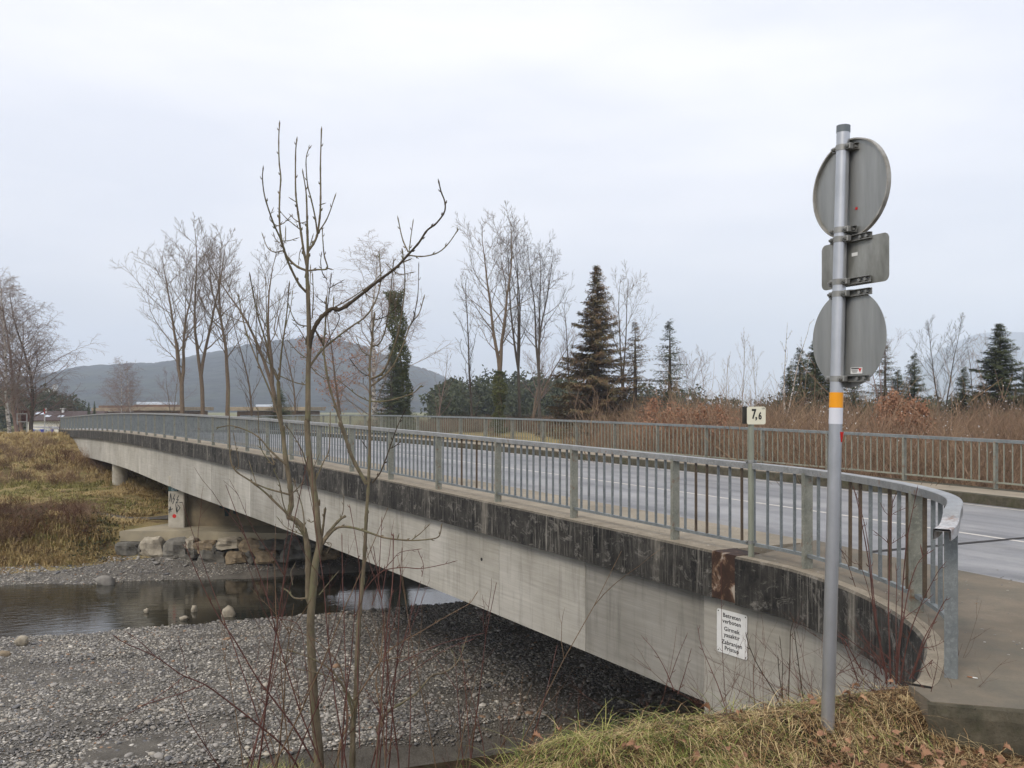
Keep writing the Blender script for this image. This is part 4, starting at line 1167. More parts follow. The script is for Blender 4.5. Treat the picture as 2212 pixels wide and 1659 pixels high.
shootsA = [
 (U, [(541, 885), (500, 840), (455, 750), (435, 700), (410, 620), (375, 540), (335, 420), (322, 330), (325, 275)], 6, 2),
 (U, [(541, 778), (490, 755), (445, 710), (425, 660), (410, 590), (405, 500), (407, 400), (412, 320), (404, 240), (402, 130), (406, 52)], 5.5, 2.4),
 (U, [(541, 778), (590, 772), (640, 765), (625, 700), (618, 620), (616, 575)], 4.5, 1.8),
 (U, [(640, 765), (660, 770)], 3, 2),
 (U, [(545, 880), (541, 780), (545, 690), (542, 560), (537, 400), (520, 290)], 9, 2, 0, 0),
 (U, [(545, 684), (575, 640), (592, 595), (605, 500), (608, 400), (607, 250), (612, 82)], 5.5, 2.4, 0, .1),
 (U, [(592, 595), (580, 510), (560, 420), (543, 350), (536, 240), (545, 190), (556, 172)], 4, 1.8),
 (U, [(592, 595), (640, 520), (680, 408)], 3.5, 1.8),
 (U, [(541, 760), (525, 680), (510, 580), (495, 480), (485, 380), (485, 200), (491, 132)], 6, 2.4),
 (U, [(508, 575), (470, 545), (435, 515), (405, 480)], 2.6, 1.5), (U, [(505, 540), (480, 525), (460, 505)], 2.4, 1.6), (U, [(500, 545), (540, 535), (545, 520)], 2.4, 1.6),
 (U, [(488, 440), (460, 422)], 2, 1.5), (U, [(600, 455), (622, 448)], 2, 1.5), (U, [(402, 555), (430, 540), (460, 510)], 2.2, 1.5), (U, [(405, 558), (380, 548), (358, 520), (372, 478)], 2.2, 1.4),
 (U, [(418, 680), (380, 685), (345, 660), (322, 600)], 3, 1.6), (U, [(412, 630), (450, 630), (490, 618)], 2.4, 1.5), (U, [(405, 640), (385, 620), (378, 600)], 2.4, 1.6), (U, [(435, 630), (436, 570)], 2, 1.4),
 (U, [(550, 672), (570, 605)], 2, 1.4), (U, [(522, 650), (505, 690), (500, 740)], 2, 1.4),
 (U, [(560, 1060), (548, 950), (555, 850), (558, 760)], 3, 1.6), (U, [(566, 1010), (572, 900), (568, 795)], 3, 1.8),
 (U, [(1040, 702), (1110, 707), (1180, 690), (1230, 650), (1280, 580)], 3.4, 2), (U, [(1038, 685), (1010, 620), (988, 520)], 3.4, 2), (U, [(1042, 690), (1050, 620), (1062, 535)], 2.6, 1.6),
 (U, [(680, 955), (760, 910), (860, 840), (910, 785)], 3, 1.6), (U, [(1000, 740), (1045, 722)], 2.4, 2), (U, [(960, 775), (1000, 795), (1060, 785)], 2.4, 1.6), (U, [(670, 958), (672, 912)], 2.4, 2),
 (U, [(1010, 722), (1012, 700), (1008, 680)], 2.4, 2), (U, [(960, 775), (945, 760), (932, 745)], 2, 1.5), (U, [(820, 880), (850, 905), (885, 912)], 2, 1.5),
 (U, [(556, 1245), (610, 1170), (680, 1110), (760, 1050), (830, 1000), (880, 920), (903, 820), (895, 690)], 5.5, 2.2),
 (U, [(545, 1340), (480, 1325), (410, 1295)], 3, 2), (U, [(541, 1130), (500, 1060), (480, 1040)], 2.6, 1.6), (U, [(545, 1050), (500, 1040), (470, 1000), (450, 940)], 3, 1.6),
 (U, [(545, 1210), (500, 1180), (450, 1125)], 3, 1.6), (U, [(535, 1140), (538, 1108)], 3, 2.6), (U, [(560, 1250), (600, 1290), (640, 1310)], 2.6, 1.5),
 (U, [(418, 1560), (370, 1400), (300, 1230), (250, 1100), (225, 1010), (203, 897)], 5, 2.2), (U, [(400, 1320), (360, 1230), (340, 1130), (300, 1000), (275, 880), (260, 798)], 5, 2.2),
 (U, [(405, 1310), (415, 1180), (440, 1000), (454, 842)], 4.6, 2.2), (U, [(404, 1315), (380, 1260), (340, 1220), (320, 1190)], 3, 1.6), (U, [(300, 1230), (290, 1100), (296, 905)], 3, 1.5),
 (U, [(395, 1100), (380, 1060), (400, 960), (408, 905)], 2.4, 1.5), (U, [(350, 1150), (342, 1000), (338, 815)], 3, 1.5), (U, [(434, 1060), (460, 960), (470, 880)], 2.2, 1.4),
 (L, [(452, 460), (350, 360), (270, 295), (190, 240), (165, 180), (160, 60), (158, -150)], 5, 2), (L, [(458, 358), (340, 325), (270, 295)], 4.6, 3), (L, [(436, 210), (360, 140), (290, 65), (180, 20), (105, 26)], 5, 2),
 (L, [(525, 560), (470, 480), (430, 420), (405, 300), (380, 240)], 3.4, 1.8), (L, [(530, 545), (520, 430), (490, 330), (475, 285)], 3.4, 1.8), (L, [(470, 350), (500, 320), (522, 290)], 3, 1.6),
 (L, [(362, 160), (380, 210), (350, 185), (310, 110), (300, -60)], 2.6, 1.5), (L, [(290, 300), (258, 200)], 2, 1.4), (L, [(190, 240), (205, 200), (180, 60)], 2.2, 1.4),
 (L, [(545, 866), (480, 865), (445, 830), (425, 820)], 4.6, 3), (L, [(520, 555), (440, 520), (400, 475)], 2.2, 1.4),
 (L, [(618, 600), (640, 565), (690, 520), (760, 518), (850, 545), (930, 570), (1050, 582), (1150, 575), (1190, 560), (1202, 508)], 6.5, 2.2, 0, -.15), (L, [(1055, 580), (1100, 545), (1138, 508)], 2.6, 1.6),
 (L, [(622, 582), (650, 540), (700, 482), (732, 462)], 8, 5.5), (L, [(615, 560), (622, 500), (630, 430)], 5.5, 4.5), (L, [(575, 300), (620, 200), (650, 130), (655, -40)], 3.4, 1.8), (L, [(558, 285), (520, 150), (470, 60), (440, 20)], 3.6, 1.8),
 (L, [(625, 590), (660, 600), (640, 640)], 2, 1.4), (L, [(985, 576), (990, 560)], 2.5, 2.2), (L, [(600, 410), (602, 390)], 6, 3), (L, [(700, 485), (718, 440), (722, 370)], 2.2, 1.4), (L, [(592, 470), (565, 492), (548, 486)], 2.4, 1.8),
 (L, [(600, 850), (640, 800), (690, 740)], 2.2, 1.4), (L, [(470, 800), (462, 740), (480, 700)], 1.8, 1.2), (L, [(580, 270), (570, 240), (600, 160)], 2.2, 1.4),
]
random.Random(4).shuffle(shootsA)
for i in range(0, len(shootsA), 6): add_limbs(A, tA, bA, 'branch', shootsA[i:i + 6], M['bark_dark'] if i % 3 else M['bark'], 5)
YB = 8.7
bB = P(757, 1670, YB); bB.z = terr(bB.x, bB.y) - .05
B = mk(8, YB)
tB = empty('ash_tree', bB, 0, 'slimmer bare young ash forking at railing height, right of the mossy-trunked one', 'tree')
kb2 = (bB.x / YB * 2000 + 1106, 880 - bB.z / YB * 2000)
add_limbs(B, tB, bB, 'trunk', [(ident, [kb2] + UL(('L', 765, 1600), ('L', 765, 1500), ('L', 780, 1350), ('L', 790, 1100), ('L', 802, 900), ('L', 817, 750), ('L', 826, 600), ('L', 833, 450), ('L', 842, 320), ('L', 848, 150), ('L', 848, 0), ('U', 849, 1500), ('U', 851, 1350), ('U', 849, 1250), ('U', 860, 1120), ('U', 872, 992)), 15, 3.4, 0, 0)], M['bark'], 10)
add_limbs(B, tB, bB, 'limb', [(ident, UL(('L', 833, 305), ('L', 770, 190), ('L', 740, 110), ('L', 702, 0), ('U', 745, 1640), ('U', 718, 1550), ('U', 690, 1470), ('U', 652, 1350), ('U', 631, 1240), ('U', 622, 1150), ('U', 630, 1060), ('U', 636, 915)), 8.5, 3, 0, .1)], M['bark'], 8)
shootsB = [
 (U, [(850, 1310), (910, 1280), (950, 1200), (990, 1080), (1015, 920), (1022, 800), (1010, 680)], 5, 2), (U, [(850, 1348), (900, 1310), (960, 1250), (1010, 1150), (1050, 1040), (1090, 990), (1116, 906)], 4.6, 2),
 (U, [(862, 1150), (900, 1130), (930, 1050), (950, 900), (966, 730)], 3.4, 1.8), (U, [(850, 1420), (930, 1418), (1000, 1400), (1060, 1380), (1098, 1346)], 3.8, 2.4), (U, [(850, 1420), (790, 1390), (740, 1350), (690, 1310)], 3, 1.6),
 (U, [(855, 1200), (810, 1170), (786, 1112)], 2.6, 1.6), (U, [(875, 1020), (930, 1000), (985, 950), (1005, 955)], 2.6, 1.6), (U, [(862, 1110), (850, 1040), (872, 1000)], 2.6, 1.4),
 (L, [(862, 300), (900, 250), (925, 190), (960, 90), (990, 10), (1020, -50)], 3.8, 1.8), (L, [(950, 130), (972, 120), (994, 102)], 2.4, 1.6), (U, [(622, 1145), (590, 1085), (575, 1060)], 5, 4),
 (U, [(632, 1030), (645, 930), (660, 800)], 2.6, 1.6), (U, [(655, 860), (690, 840), (712, 828)], 2.2, 1.4), (U, [(640, 820), (618, 790), (608, 740), (612, 695)], 2.4, 1.5), (U, [(632, 940), (600, 915), (590, 905)], 2.2, 1.4),
 (U, [(660, 960), (700, 1010), (640, 1130)], 2.2, 1.6), (U, [(870, 1080), (910, 1010), (905, 935)], 2.2, 1.4), (U, [(855, 1300), (800, 1270), (755, 1215)], 2.4, 1.4), (U, [(1060, 1030), (1085, 900), (1090, 745)], 2.4, 1.3),
 (U, [(1048, 1045), (1070, 1010), (1072, 975)], 2.4, 1.5), (L, [(835, 130), (815, 100)], 2, 1.5),
]
for i in range(0, len(shootsB), 6): add_limbs(B, tB, bB, 'branch', shootsB[i:i + 6], M['bark_dark'] if i else M['bark'], 5)

# low sprouting shrubs round the ash stems, with lichened arching boughs
YC = 8.0
bC = P(765, 1680, YC); bC.z = terr(bC.x, bC.y) - .03
Cc = mk(12, YC)
tC = empty('arching_shrub', bC, 0, 'low shrub of lichened arching boughs at the foot of the two ash trees', 'shrub')
add_limbs(Cc, tC, bC, 'bough', [(L, [(762, 1790), (770, 1600), (768, 1480), (745, 1360), (700, 1270), (640, 1205), (560, 1160), (450, 1120)], 9, 2.6), (L, [(765, 1500), (770, 1400), (740, 1330), (690, 1270), (600, 1235), (500, 1215)], 6, 1.8)], M['bark'], 7)
add_limbs(Cc, tC, bC, 'bough', [(L, [(880, 1790), (890, 1560), (892, 1490), (930, 1430), (1000, 1385), (1080, 1330), (1150, 1250), (1200, 1235), (1250, 1210), (1290, 1160), (1325, 1060)], 8, 2.4), (L, [(1290, 1165), (1310, 1172), (1332, 1170)], 2.4, 1.6), (L, [(1270, 1190), (1262, 1150), (1250, 1125)], 2, 1.3)], M['bark'], 7)
add_limbs(Cc, tC, bC, 'branch', [(L, [(770, 1370), (840, 1270), (900, 1180), (960, 1110), (1100, 1030), (1200, 970), (1280, 925), (1340, 890), (1375, 840)], 4.4, 1.5), (L, [(905, 1500), (900, 1400), (880, 1280), (905, 1150), (915, 1000)], 4, 1.6),
    (L, [(740, 1330), (700, 1200), (650, 1130), (560, 1060), (450, 1010)], 3, 1.3), (L, [(900, 1180), (1000, 1155), (1090, 1160)], 2.6, 1.3), (L, [(690, 1790), (700, 1600), (740, 1480), (735, 1390)], 6, 4)], M['browntwig'], 5)

# red dogwood: a clump of thin shoots, each with its twigs
def shoot(tb, p, d, ln, r, rng, lvl=0, curve=.25):
    n = 6; pts = [p]; d = d.normalized()
    for i in range(n):
        d = (d + Vector((rng.uniform(-1, 1), rng.uniform(-1, 1), rng.uniform(-.4, .8) * .6)) * curve * .35).normalized(); pts.append(pts[-1] + d * ln / n)
    tb.add(pts, [r * (1 - .72 * i / n) for i in range(n + 1)], 4 if lvl == 0 else 3)
    if lvl < 2:
        for i in range(rng.randint(3, 6) if lvl == 0 else rng.randint(1, 3)):
            t = rng.uniform(.3, .98); q = pts[int(t * n)]; dd = (d + Vector((rng.uniform(-1, 1), rng.uniform(-1, 1), rng.uniform(-.2, .5))) * .9).normalized()
            shoot(tb, q, dd, ln * rng.uniform(.14, .34), r * .5, rng, lvl + 1, .5)
rg = random.Random(21)
bD = P(700, 1700, 7.6); bD.z = terr(bD.x, bD.y) - .03
tD = empty('dogwood_shrub', bD, 0, 'thin red-barked dogwood shoots fanning out over the gravel below the ash trees', 'shrub')
TR = mk(31, 7.6)
X7 = lambda x, y: (x * .5877 / 1.646 * 1.0, 1154.3 + y * .35705)
add_limbs(TR, tD, bD, 'stem', [(X7, [(1850, 1480), (1720, 1290), (1560, 1150), (1380, 1010), (1240, 910), (1100, 850), (940, 740), (760, 660), (700, 620)], 5, 1.6), (X7, [(1240, 910), (1100, 960), (860, 1040), (720, 1130), (600, 1230)], 2.4, 1.2), (X7, [(940, 740), (860, 660), (780, 600)], 2, 1.1),
    (X7, [(1130, 850), (1110, 740), (1080, 640)], 1.7, 1), (X7, [(1120, 855), (1000, 950), (860, 1040)], 2, 1.1)], M['redtwig'], 5)
add_limbs(TR, tD, bD, 'stem', [(X7, [(1900, 1380), (1780, 1170), (1640, 980), (1550, 860), (1420, 640), (1330, 510), (1260, 380), (1190, 230), (1130, 90), (1125, 60)], 4.4, 1.6), (X7, [(1700, 1050), (1650, 900), (1560, 860)], 1.8, 1.1)], M['redtwig'], 5)
for j in range(8):
    tb = Tubes()
    for i in range(4):
        b0 = bD + Vector((rg.uniform(-.9, 1.5), rg.uniform(-.5, .7), 0)); b0.z = terr(b0.x, b0.y) - .05
        shoot(tb, b0, Vector((rg.uniform(-.55, .5), rg.uniform(-.35, .35), 1)), rg.uniform(1.3, 3.1), rg.uniform(.005, .009), rg)
    me = tb.mesh('stem'); me.transform(Matrix.Translation(-bD)); link('stem', me, M['redtwig'] if j % 3 else M['browntwig'], tD)
# tall thin single stems between the two trees (from the photograph)
add_limbs(TR, tD, bD, 'stem', [(L, [(700, 1800), (735, 1500), (730, 1200), (722, 950), (716, 780), (712, 560)], 3, 1.4), (L, [(880, 1700), (905, 1380), (930, 1050), (960, 800), (965, 560)], 4, 2), (L, [(1040, 1700), (1050, 1400), (1040, 1100), (1055, 900)], 2.4, 1.2), (L, [(800, 1600), (790, 1200), (800, 800), (790, 640), (752, 420)], 2.6, 1.2),
    (L, [(820, 830), (900, 740), (1000, 715), (1100, 720), (1210, 700), (1265, 685)], 2.8, 1.2), (L, [(900, 745), (960, 680), (1000, 640), (1090, 625)], 2, 1), (L, [(1105, 760), (1112, 700), (1090, 640)], 1.6, 1), (L, [(860, 900), (890, 800), (900, 640), (908, 480)], 2, 1.2), (L, [(600, 1659), (560, 1400), (530, 1150), (500, 1000), (380, 960)], 2.6, 1.2),
    (L, [(1345, 1659), (1325, 1400), (1310, 1200), (1290, 1100)], 2.4, 1.2), (L, [(960, 1290), (1200, 1130), (1350, 1070)], 2, 1.2), (L, [(1000, 1180), (1200, 1090), (1400, 1040)], 2.2, 1)], M['redtwig'], 4)

# dogwood beside the sign pole
YE = 6.05
bE = P(1950, 1500, YE); bE.z = terr(bE.x, bE.y) - .03
tE = empty('dogwood_shrub', bE, 0, 'dark red dogwood shoots standing between the sign pole and the curled railing end', 'shrub')
C3 = lambda x, y: (1701.1 + x * .29297, 1032.8 + y * .29297)
TE = mk(40, YE)
specsE = [
 (C3, [(730, 1520), (720, 1400), (640, 1000), (610, 700), (570, 450), (520, 200), (490, 80)], 4.4, 1.4), (C3, [(740, 1480), (700, 1350), (650, 1000), (620, 700), (585, 430), (540, 230), (495, 95)], 3.4, 1.2),
 (C3, [(760, 1520), (755, 1300), (745, 1000), (750, 700), (755, 490), (768, 280), (775, 170)], 4, 1.3), (C3, [(800, 1520), (810, 1300), (840, 1050), (850, 800), (875, 500), (900, 350), (955, 85)], 4.2, 1.3),
 (C3, [(805, 1500), (820, 1300), (860, 1000), (900, 800), (950, 650), (1000, 580), (1060, 540)], 4, 1.4), (C3, [(830, 1500), (860, 1330), (900, 1150), (980, 940), (1050, 800), (1110, 690), (1150, 640)], 3.6, 1.2),
 (C3, [(900, 1480), (940, 1390), (1000, 1200), (1080, 1050), (1160, 900)], 3.6, 1.4), (C3, [(920, 1480), (980, 1290), (1050, 1130), (1130, 960), (1165, 900)], 3, 1.2), (C3, [(755, 490), (700, 440), (650, 400)], 1.7, 1.2),
 (C3, [(755, 490), (820, 450), (870, 420)], 1.5, 1), (C3, [(768, 290), (720, 250), (695, 205)], 1.4, 1), (C3, [(768, 270), (800, 250), (860, 225)], 1.3, .9), (C3, [(775, 180), (795, 130)], 1.3, 1), (C3, [(998, 580), (985, 515)], 2, 1.8),
 (C3, [(810, 1400), (800, 1100), (805, 760), (800, 660)], 2.4, 1.2), (C3, [(700, 1450), (650, 1330), (520, 1240), (400, 1150)], 3, 1.3), (C3, [(560, 1450), (480, 1300), (420, 1200), (380, 1170)], 3.4, 1.4), (C3, [(520, 1500), (450, 1300), (400, 1190)], 3, 1.3),
 (C3, [(700, 1500), (600, 1420), (500, 1400), (380, 1440)], 2.4, 1.1), (C3, [(690, 1200), (560, 700), (480, 620), (400, 535)], 1.7, .9), (C3, [(500, 800), (450, 650), (400, 540)], 1.6, .9),
 (C3, [(940, 1430), (1000, 1400), (1070, 1340), (1050, 1370)], 2.2, 1.1), (C3, [(840, 1050), (900, 1000), (960, 960), (1060, 870)], 1.8, 1), (C3, [(1000, 1250), (1080, 1240), (1160, 1200)], 1.6, .9)]
for i in range(0, len(specsE), 6): add_limbs(TE, tE, bE, 'stem', specsE[i:i + 6], M['redtwig'], 5)
tb = Tubes(); re_ = random.Random(9)
for i in range(60):
    b0 = bE + Vector((re_.uniform(-1.3, .35), re_.uniform(-.35, .3), 0)); b0.z = terr(b0.x, b0.y) - .02
    shoot(tb, b0, Vector((re_.uniform(-.9, .9), re_.uniform(-.5, .5), re_.uniform(.3, 1))), re_.uniform(.25, .75), re_.uniform(.0016, .003), re_, 0, .7)
me = tb.mesh('twig'); me.transform(Matrix.Translation(-bE)); o = link('twig', me, M['redtwig'], tE); o['kind'] = 'stuff'
bE2 = P(1985, 1500, 6.0)
mb = Tubes(); mb.add([P(2068, 1247, 6.2), P(2090, 1215, 6.2), P(2117, 1189, 6.2)], [.0035, .003, .0015], 4); mb.add([P(2105, 1200, 6.2), P(2115, 1192, 6.25), P(2123, 1186, 6.2)], [.002, .002, .001], 4)
# dark bare shoots before the abutment wall
YG = 6.6
bG = P(1700, 1560, YG); bG.z = terr(bG.x, bG.y) - .03
tG = empty('bare_shoots', bG, 0, 'dark bare shoots rising before the pale abutment wall below the notice', 'shrub')
C5 = lambda x, y: (1397.6 + x * .3684, 1124 + y * .3684)
TG = mk(50, YG)
add_limbs(TG, tG, bG, 'stem', [(C5, [(828, 1090), (832, 960), (838, 800), (842, 660), (860, 585)], 3, 1.6), (C5, [(800, 1080), (792, 960), (795, 850), (780, 700)], 2.6, 1.2), (C5, [(795, 1050), (775, 900), (768, 810)], 2.6, 1.5), (C5, [(920, 1080), (900, 930), (880, 780), (866, 664)], 3, 1.4),
    (C5, [(820, 1160), (740, 1000), (650, 850), (600, 740), (582, 676)], 3, 1.4)], M['bark_dark'], 5)
add_limbs(TG, tG, bG, 'stem', [(C5, [(480, 1160), (420, 980), (370, 860), (320, 740), (300, 640)], 2.6, 1.1), (C5, [(470, 1150), (450, 900), (440, 700), (436, 470), (434, 250)], 1.5, .8), (C5, [(160, 1000), (100, 860), (40, 760), (-20, 690)], 2.4, 1), (C5, [(180, 1020), (220, 900), (255, 770)], 2.2, 1), (C5, [(130, 940), (180, 800), (230, 680)], 1.8, 1)], M['redtwig'], 5)
tb = Tubes()
for i in range(70):
    b0 = Vector((re_.uniform(.3, 3.2), 0, 0)); b0.y = 5.6 + re_.uniform(-.1, .9) + .1 * b0.x; b0.z = terr(b0.x, b0.y) - .02
    shoot(tb, b0, Vector((re_.uniform(-1, 1), re_.uniform(-.6, .6), re_.uniform(.2, 1))), re_.uniform(.3, 1.0), re_.uniform(.0016, .0032), re_, 0, .8)
me = tb.mesh('twig'); me.transform(Matrix.Translation(-bG)); o = link('twig', me, M['bramble'], tG); o['kind'] = 'stuff'

# ------------------------------------------------------------------ grass, straw and fallen leaves on the bank edge
def blades(name, count, region, m, lmin, lmax, wmin, wmax, lay, seed, clump=.5):
    rr = np.random.RandomState(seed); V = []; F = []; TI = []; n = 0; rpy = random.Random(seed); made = 0
    while made < count:
        cx, cy = region(rpy); hd = rpy.uniform(0, 6.28)
        for _ in range(rpy.randint(5, 16)):
            x = cx + rpy.gauss(0, .035); y = cy + rpy.gauss(0, .035); z = terr(x, y) - .01
            ln = rpy.uniform(lmin, lmax); wd = rpy.uniform(wmin, wmax); a = hd + rpy.gauss(0, clump * 1.6); ly = min(2.7, max(.05, rpy.gauss(lay, .45)))
            bend = rpy.uniform(.7, 2.6) * (1.15 if lay > 1 else .6); px_, py_, pz_ = x, y, z; el = max(.15, math.pi / 2 - ly * .62); K = 5
            for i in range(K + 1):
                w_ = wd * (1 - (i / K) ** 1.5) + .0004; sa = a + math.pi / 2
                V.append((px_ - math.cos(sa) * w_ / 2, py_ - math.sin(sa) * w_ / 2, pz_)); V.append((px_ + math.cos(sa) * w_ / 2, py_ + math.sin(sa) * w_ / 2, pz_))
                el -= bend / K * 1.2; st = ln / K; a += rpy.uniform(-.16, .16)
                px_ += math.cos(el) * math.cos(a) * st; py_ += math.cos(el) * math.sin(a) * st; pz_ += math.sin(el) * st
                if lay > 1: pz_ = max(pz_, terr(px_, py_) + .006 + .012 * rpy.random())
                if i: F.append((n + 2 * i - 2, n + 2 * i - 1, n + 2 * i + 1, n + 2 * i))
            TI += [rpy.random()] * (2 * K + 2)
            n += 2 * K + 2; made += 1
    me = mesh(name, V, np.array(F), True); at = me.attributes.new('blade_tint', 'FLOAT', 'POINT'); at.data.foreach_set('value', np.array(TI, np.float32))
    o = link(name, me, m); o['kind'] = 'stuff'; return o
def reg_mound(r):
    x = r.uniform(-.5, 3.05); y = 4.65 + r.random() * 1.35 + .1 * x
    return x, y
def reg_green(r):
    x = r.uniform(-.4, 1.35) if r.random() < .8 else r.uniform(1.3, 2.4); return x, 4.7 + r.random() * 1.0 + .1 * x
blades('dry_grass', 19000, lambda r: (lambda p: p if p[0] > .3 or r.random() < .55 else reg_mound(r))(reg_mound(r)), M['grassdry'], .12, .42, .0020, .0042, 1.75, 5, 1.1)
blades('green_grass', 4200, reg_green, M['grassgreen'], .12, .38, .0020, .0045, 1.25, 6, .9)
def reg_spur(r): return r.uniform(-3.0, -.2), r.uniform(6.2, 9.5)
blades('green_grass', 5000, reg_spur, M['grassgreen'], .12, .34, .003, .006, .6, 8)
blades('dry_grass', 4000, reg_spur, M['grassdry'], .12, .34, .003, .006, .9, 9)
# oak leaves: lobed, curled
def oak(seed):
    r = random.Random(seed); L_ = .085; out = []
    prof = [(.0, .004), (.12, .012), (.2, .028), (.28, .016), (.38, .038), (.47, .02), (.58, .042), (.68, .022), (.8, .03), (.9, .016), (1, .002)]
    up = r.uniform(.1, .8)
    V = []; 
    for t, w_ in prof:
        z = up * .05 * math.sin(t * 3) + r.uniform(0, .004)
        V += [(t * L_, -w_, z + abs(w_) * up * 1.2), (t * L_, 0, z), (t * L_, w_, z + abs(w_) * up * 1.2)]
    F = []
    for i in range(len(prof) - 1):
        a = i * 3; F += [(a, a + 1, a + 4, a + 3), (a + 1, a + 2, a + 5, a + 4)]
    me = mesh('leaf', V, F, False); me.materials.append(M['fallen']); return me
lv = [oak(i) for i in range(5)]
pts = []; rl = random.Random(3)
for _ in range(330):
    x = rl.uniform(-.2, 4.2); y = rl.uniform(4.3, 5.9) + .05 * x
    if rl.random() < .55: x = rl.uniform(1.6, 3.6); y = rl.uniform(4.6, 5.3)
    z = terr(x, y) + rl.uniform(.01, .07)
    if x > 2.5 and y > 5.48 - (x - 2.5) * .33: continue
    if x > 2.9 and y > 5.5 and rl.random() < .8: continue
    pts.append((x, y, z))
n = len(pts); ss = [rl.uniform(.4, .8) for _ in range(n)]
scatter('fallen_leaves', pts, [(rl.uniform(-.6, .6), rl.uniform(-.6, .6), rl.uniform(0, 6.3)) for _ in range(n)], [(s_, s_, s_) for s_ in ss], [rl.randrange(5) for _ in range(n)], lv)
# crumbs and grit on the footway
gp_ = []; 
for _ in range(420):
    s_ = rl.uniform(-8, 2); v_ = rl.uniform(-.1, 1.5); q = bp(s_, v_)
    if s_ < -2.6: q.x = rl.uniform(2.7, 5.5); q.y = rl.uniform(5.6, 10)
    if s_ < -2.6 and (q.x < 3.5 and q.y > 6.1): continue
    gp_.append((q.x, q.y, q.z if s_ >= -2.6 else -1.754))
n = len(gp_)
scatter('footway_grit', gp_, [(0, 0, rl.uniform(0, 6)) for _ in range(n)], [(lambda a: (a * 1.6, a, a * .4))(rl.uniform(.006, .022)) for _ in range(n)], [rl.randrange(7) for _ in range(n)], peb)
cb = P(2103, 1467, 6.0); cb.z = -1.750
cg = empty('cigarette_end', cb, 0, 'cigarette end lying on the pavement right of the thick end post', 'litter')
mb = MB(); mb.cyl((-.03, .02, 0), (-.005, .0, 0), .0045, n=8); mb.build('filter', M['oakleaf'], cg)
mb = MB(); mb.cyl((-.005, .0, 0), (.015, -.02, 0), .0044, n=8); mb.build('paper', M['white'], cg)

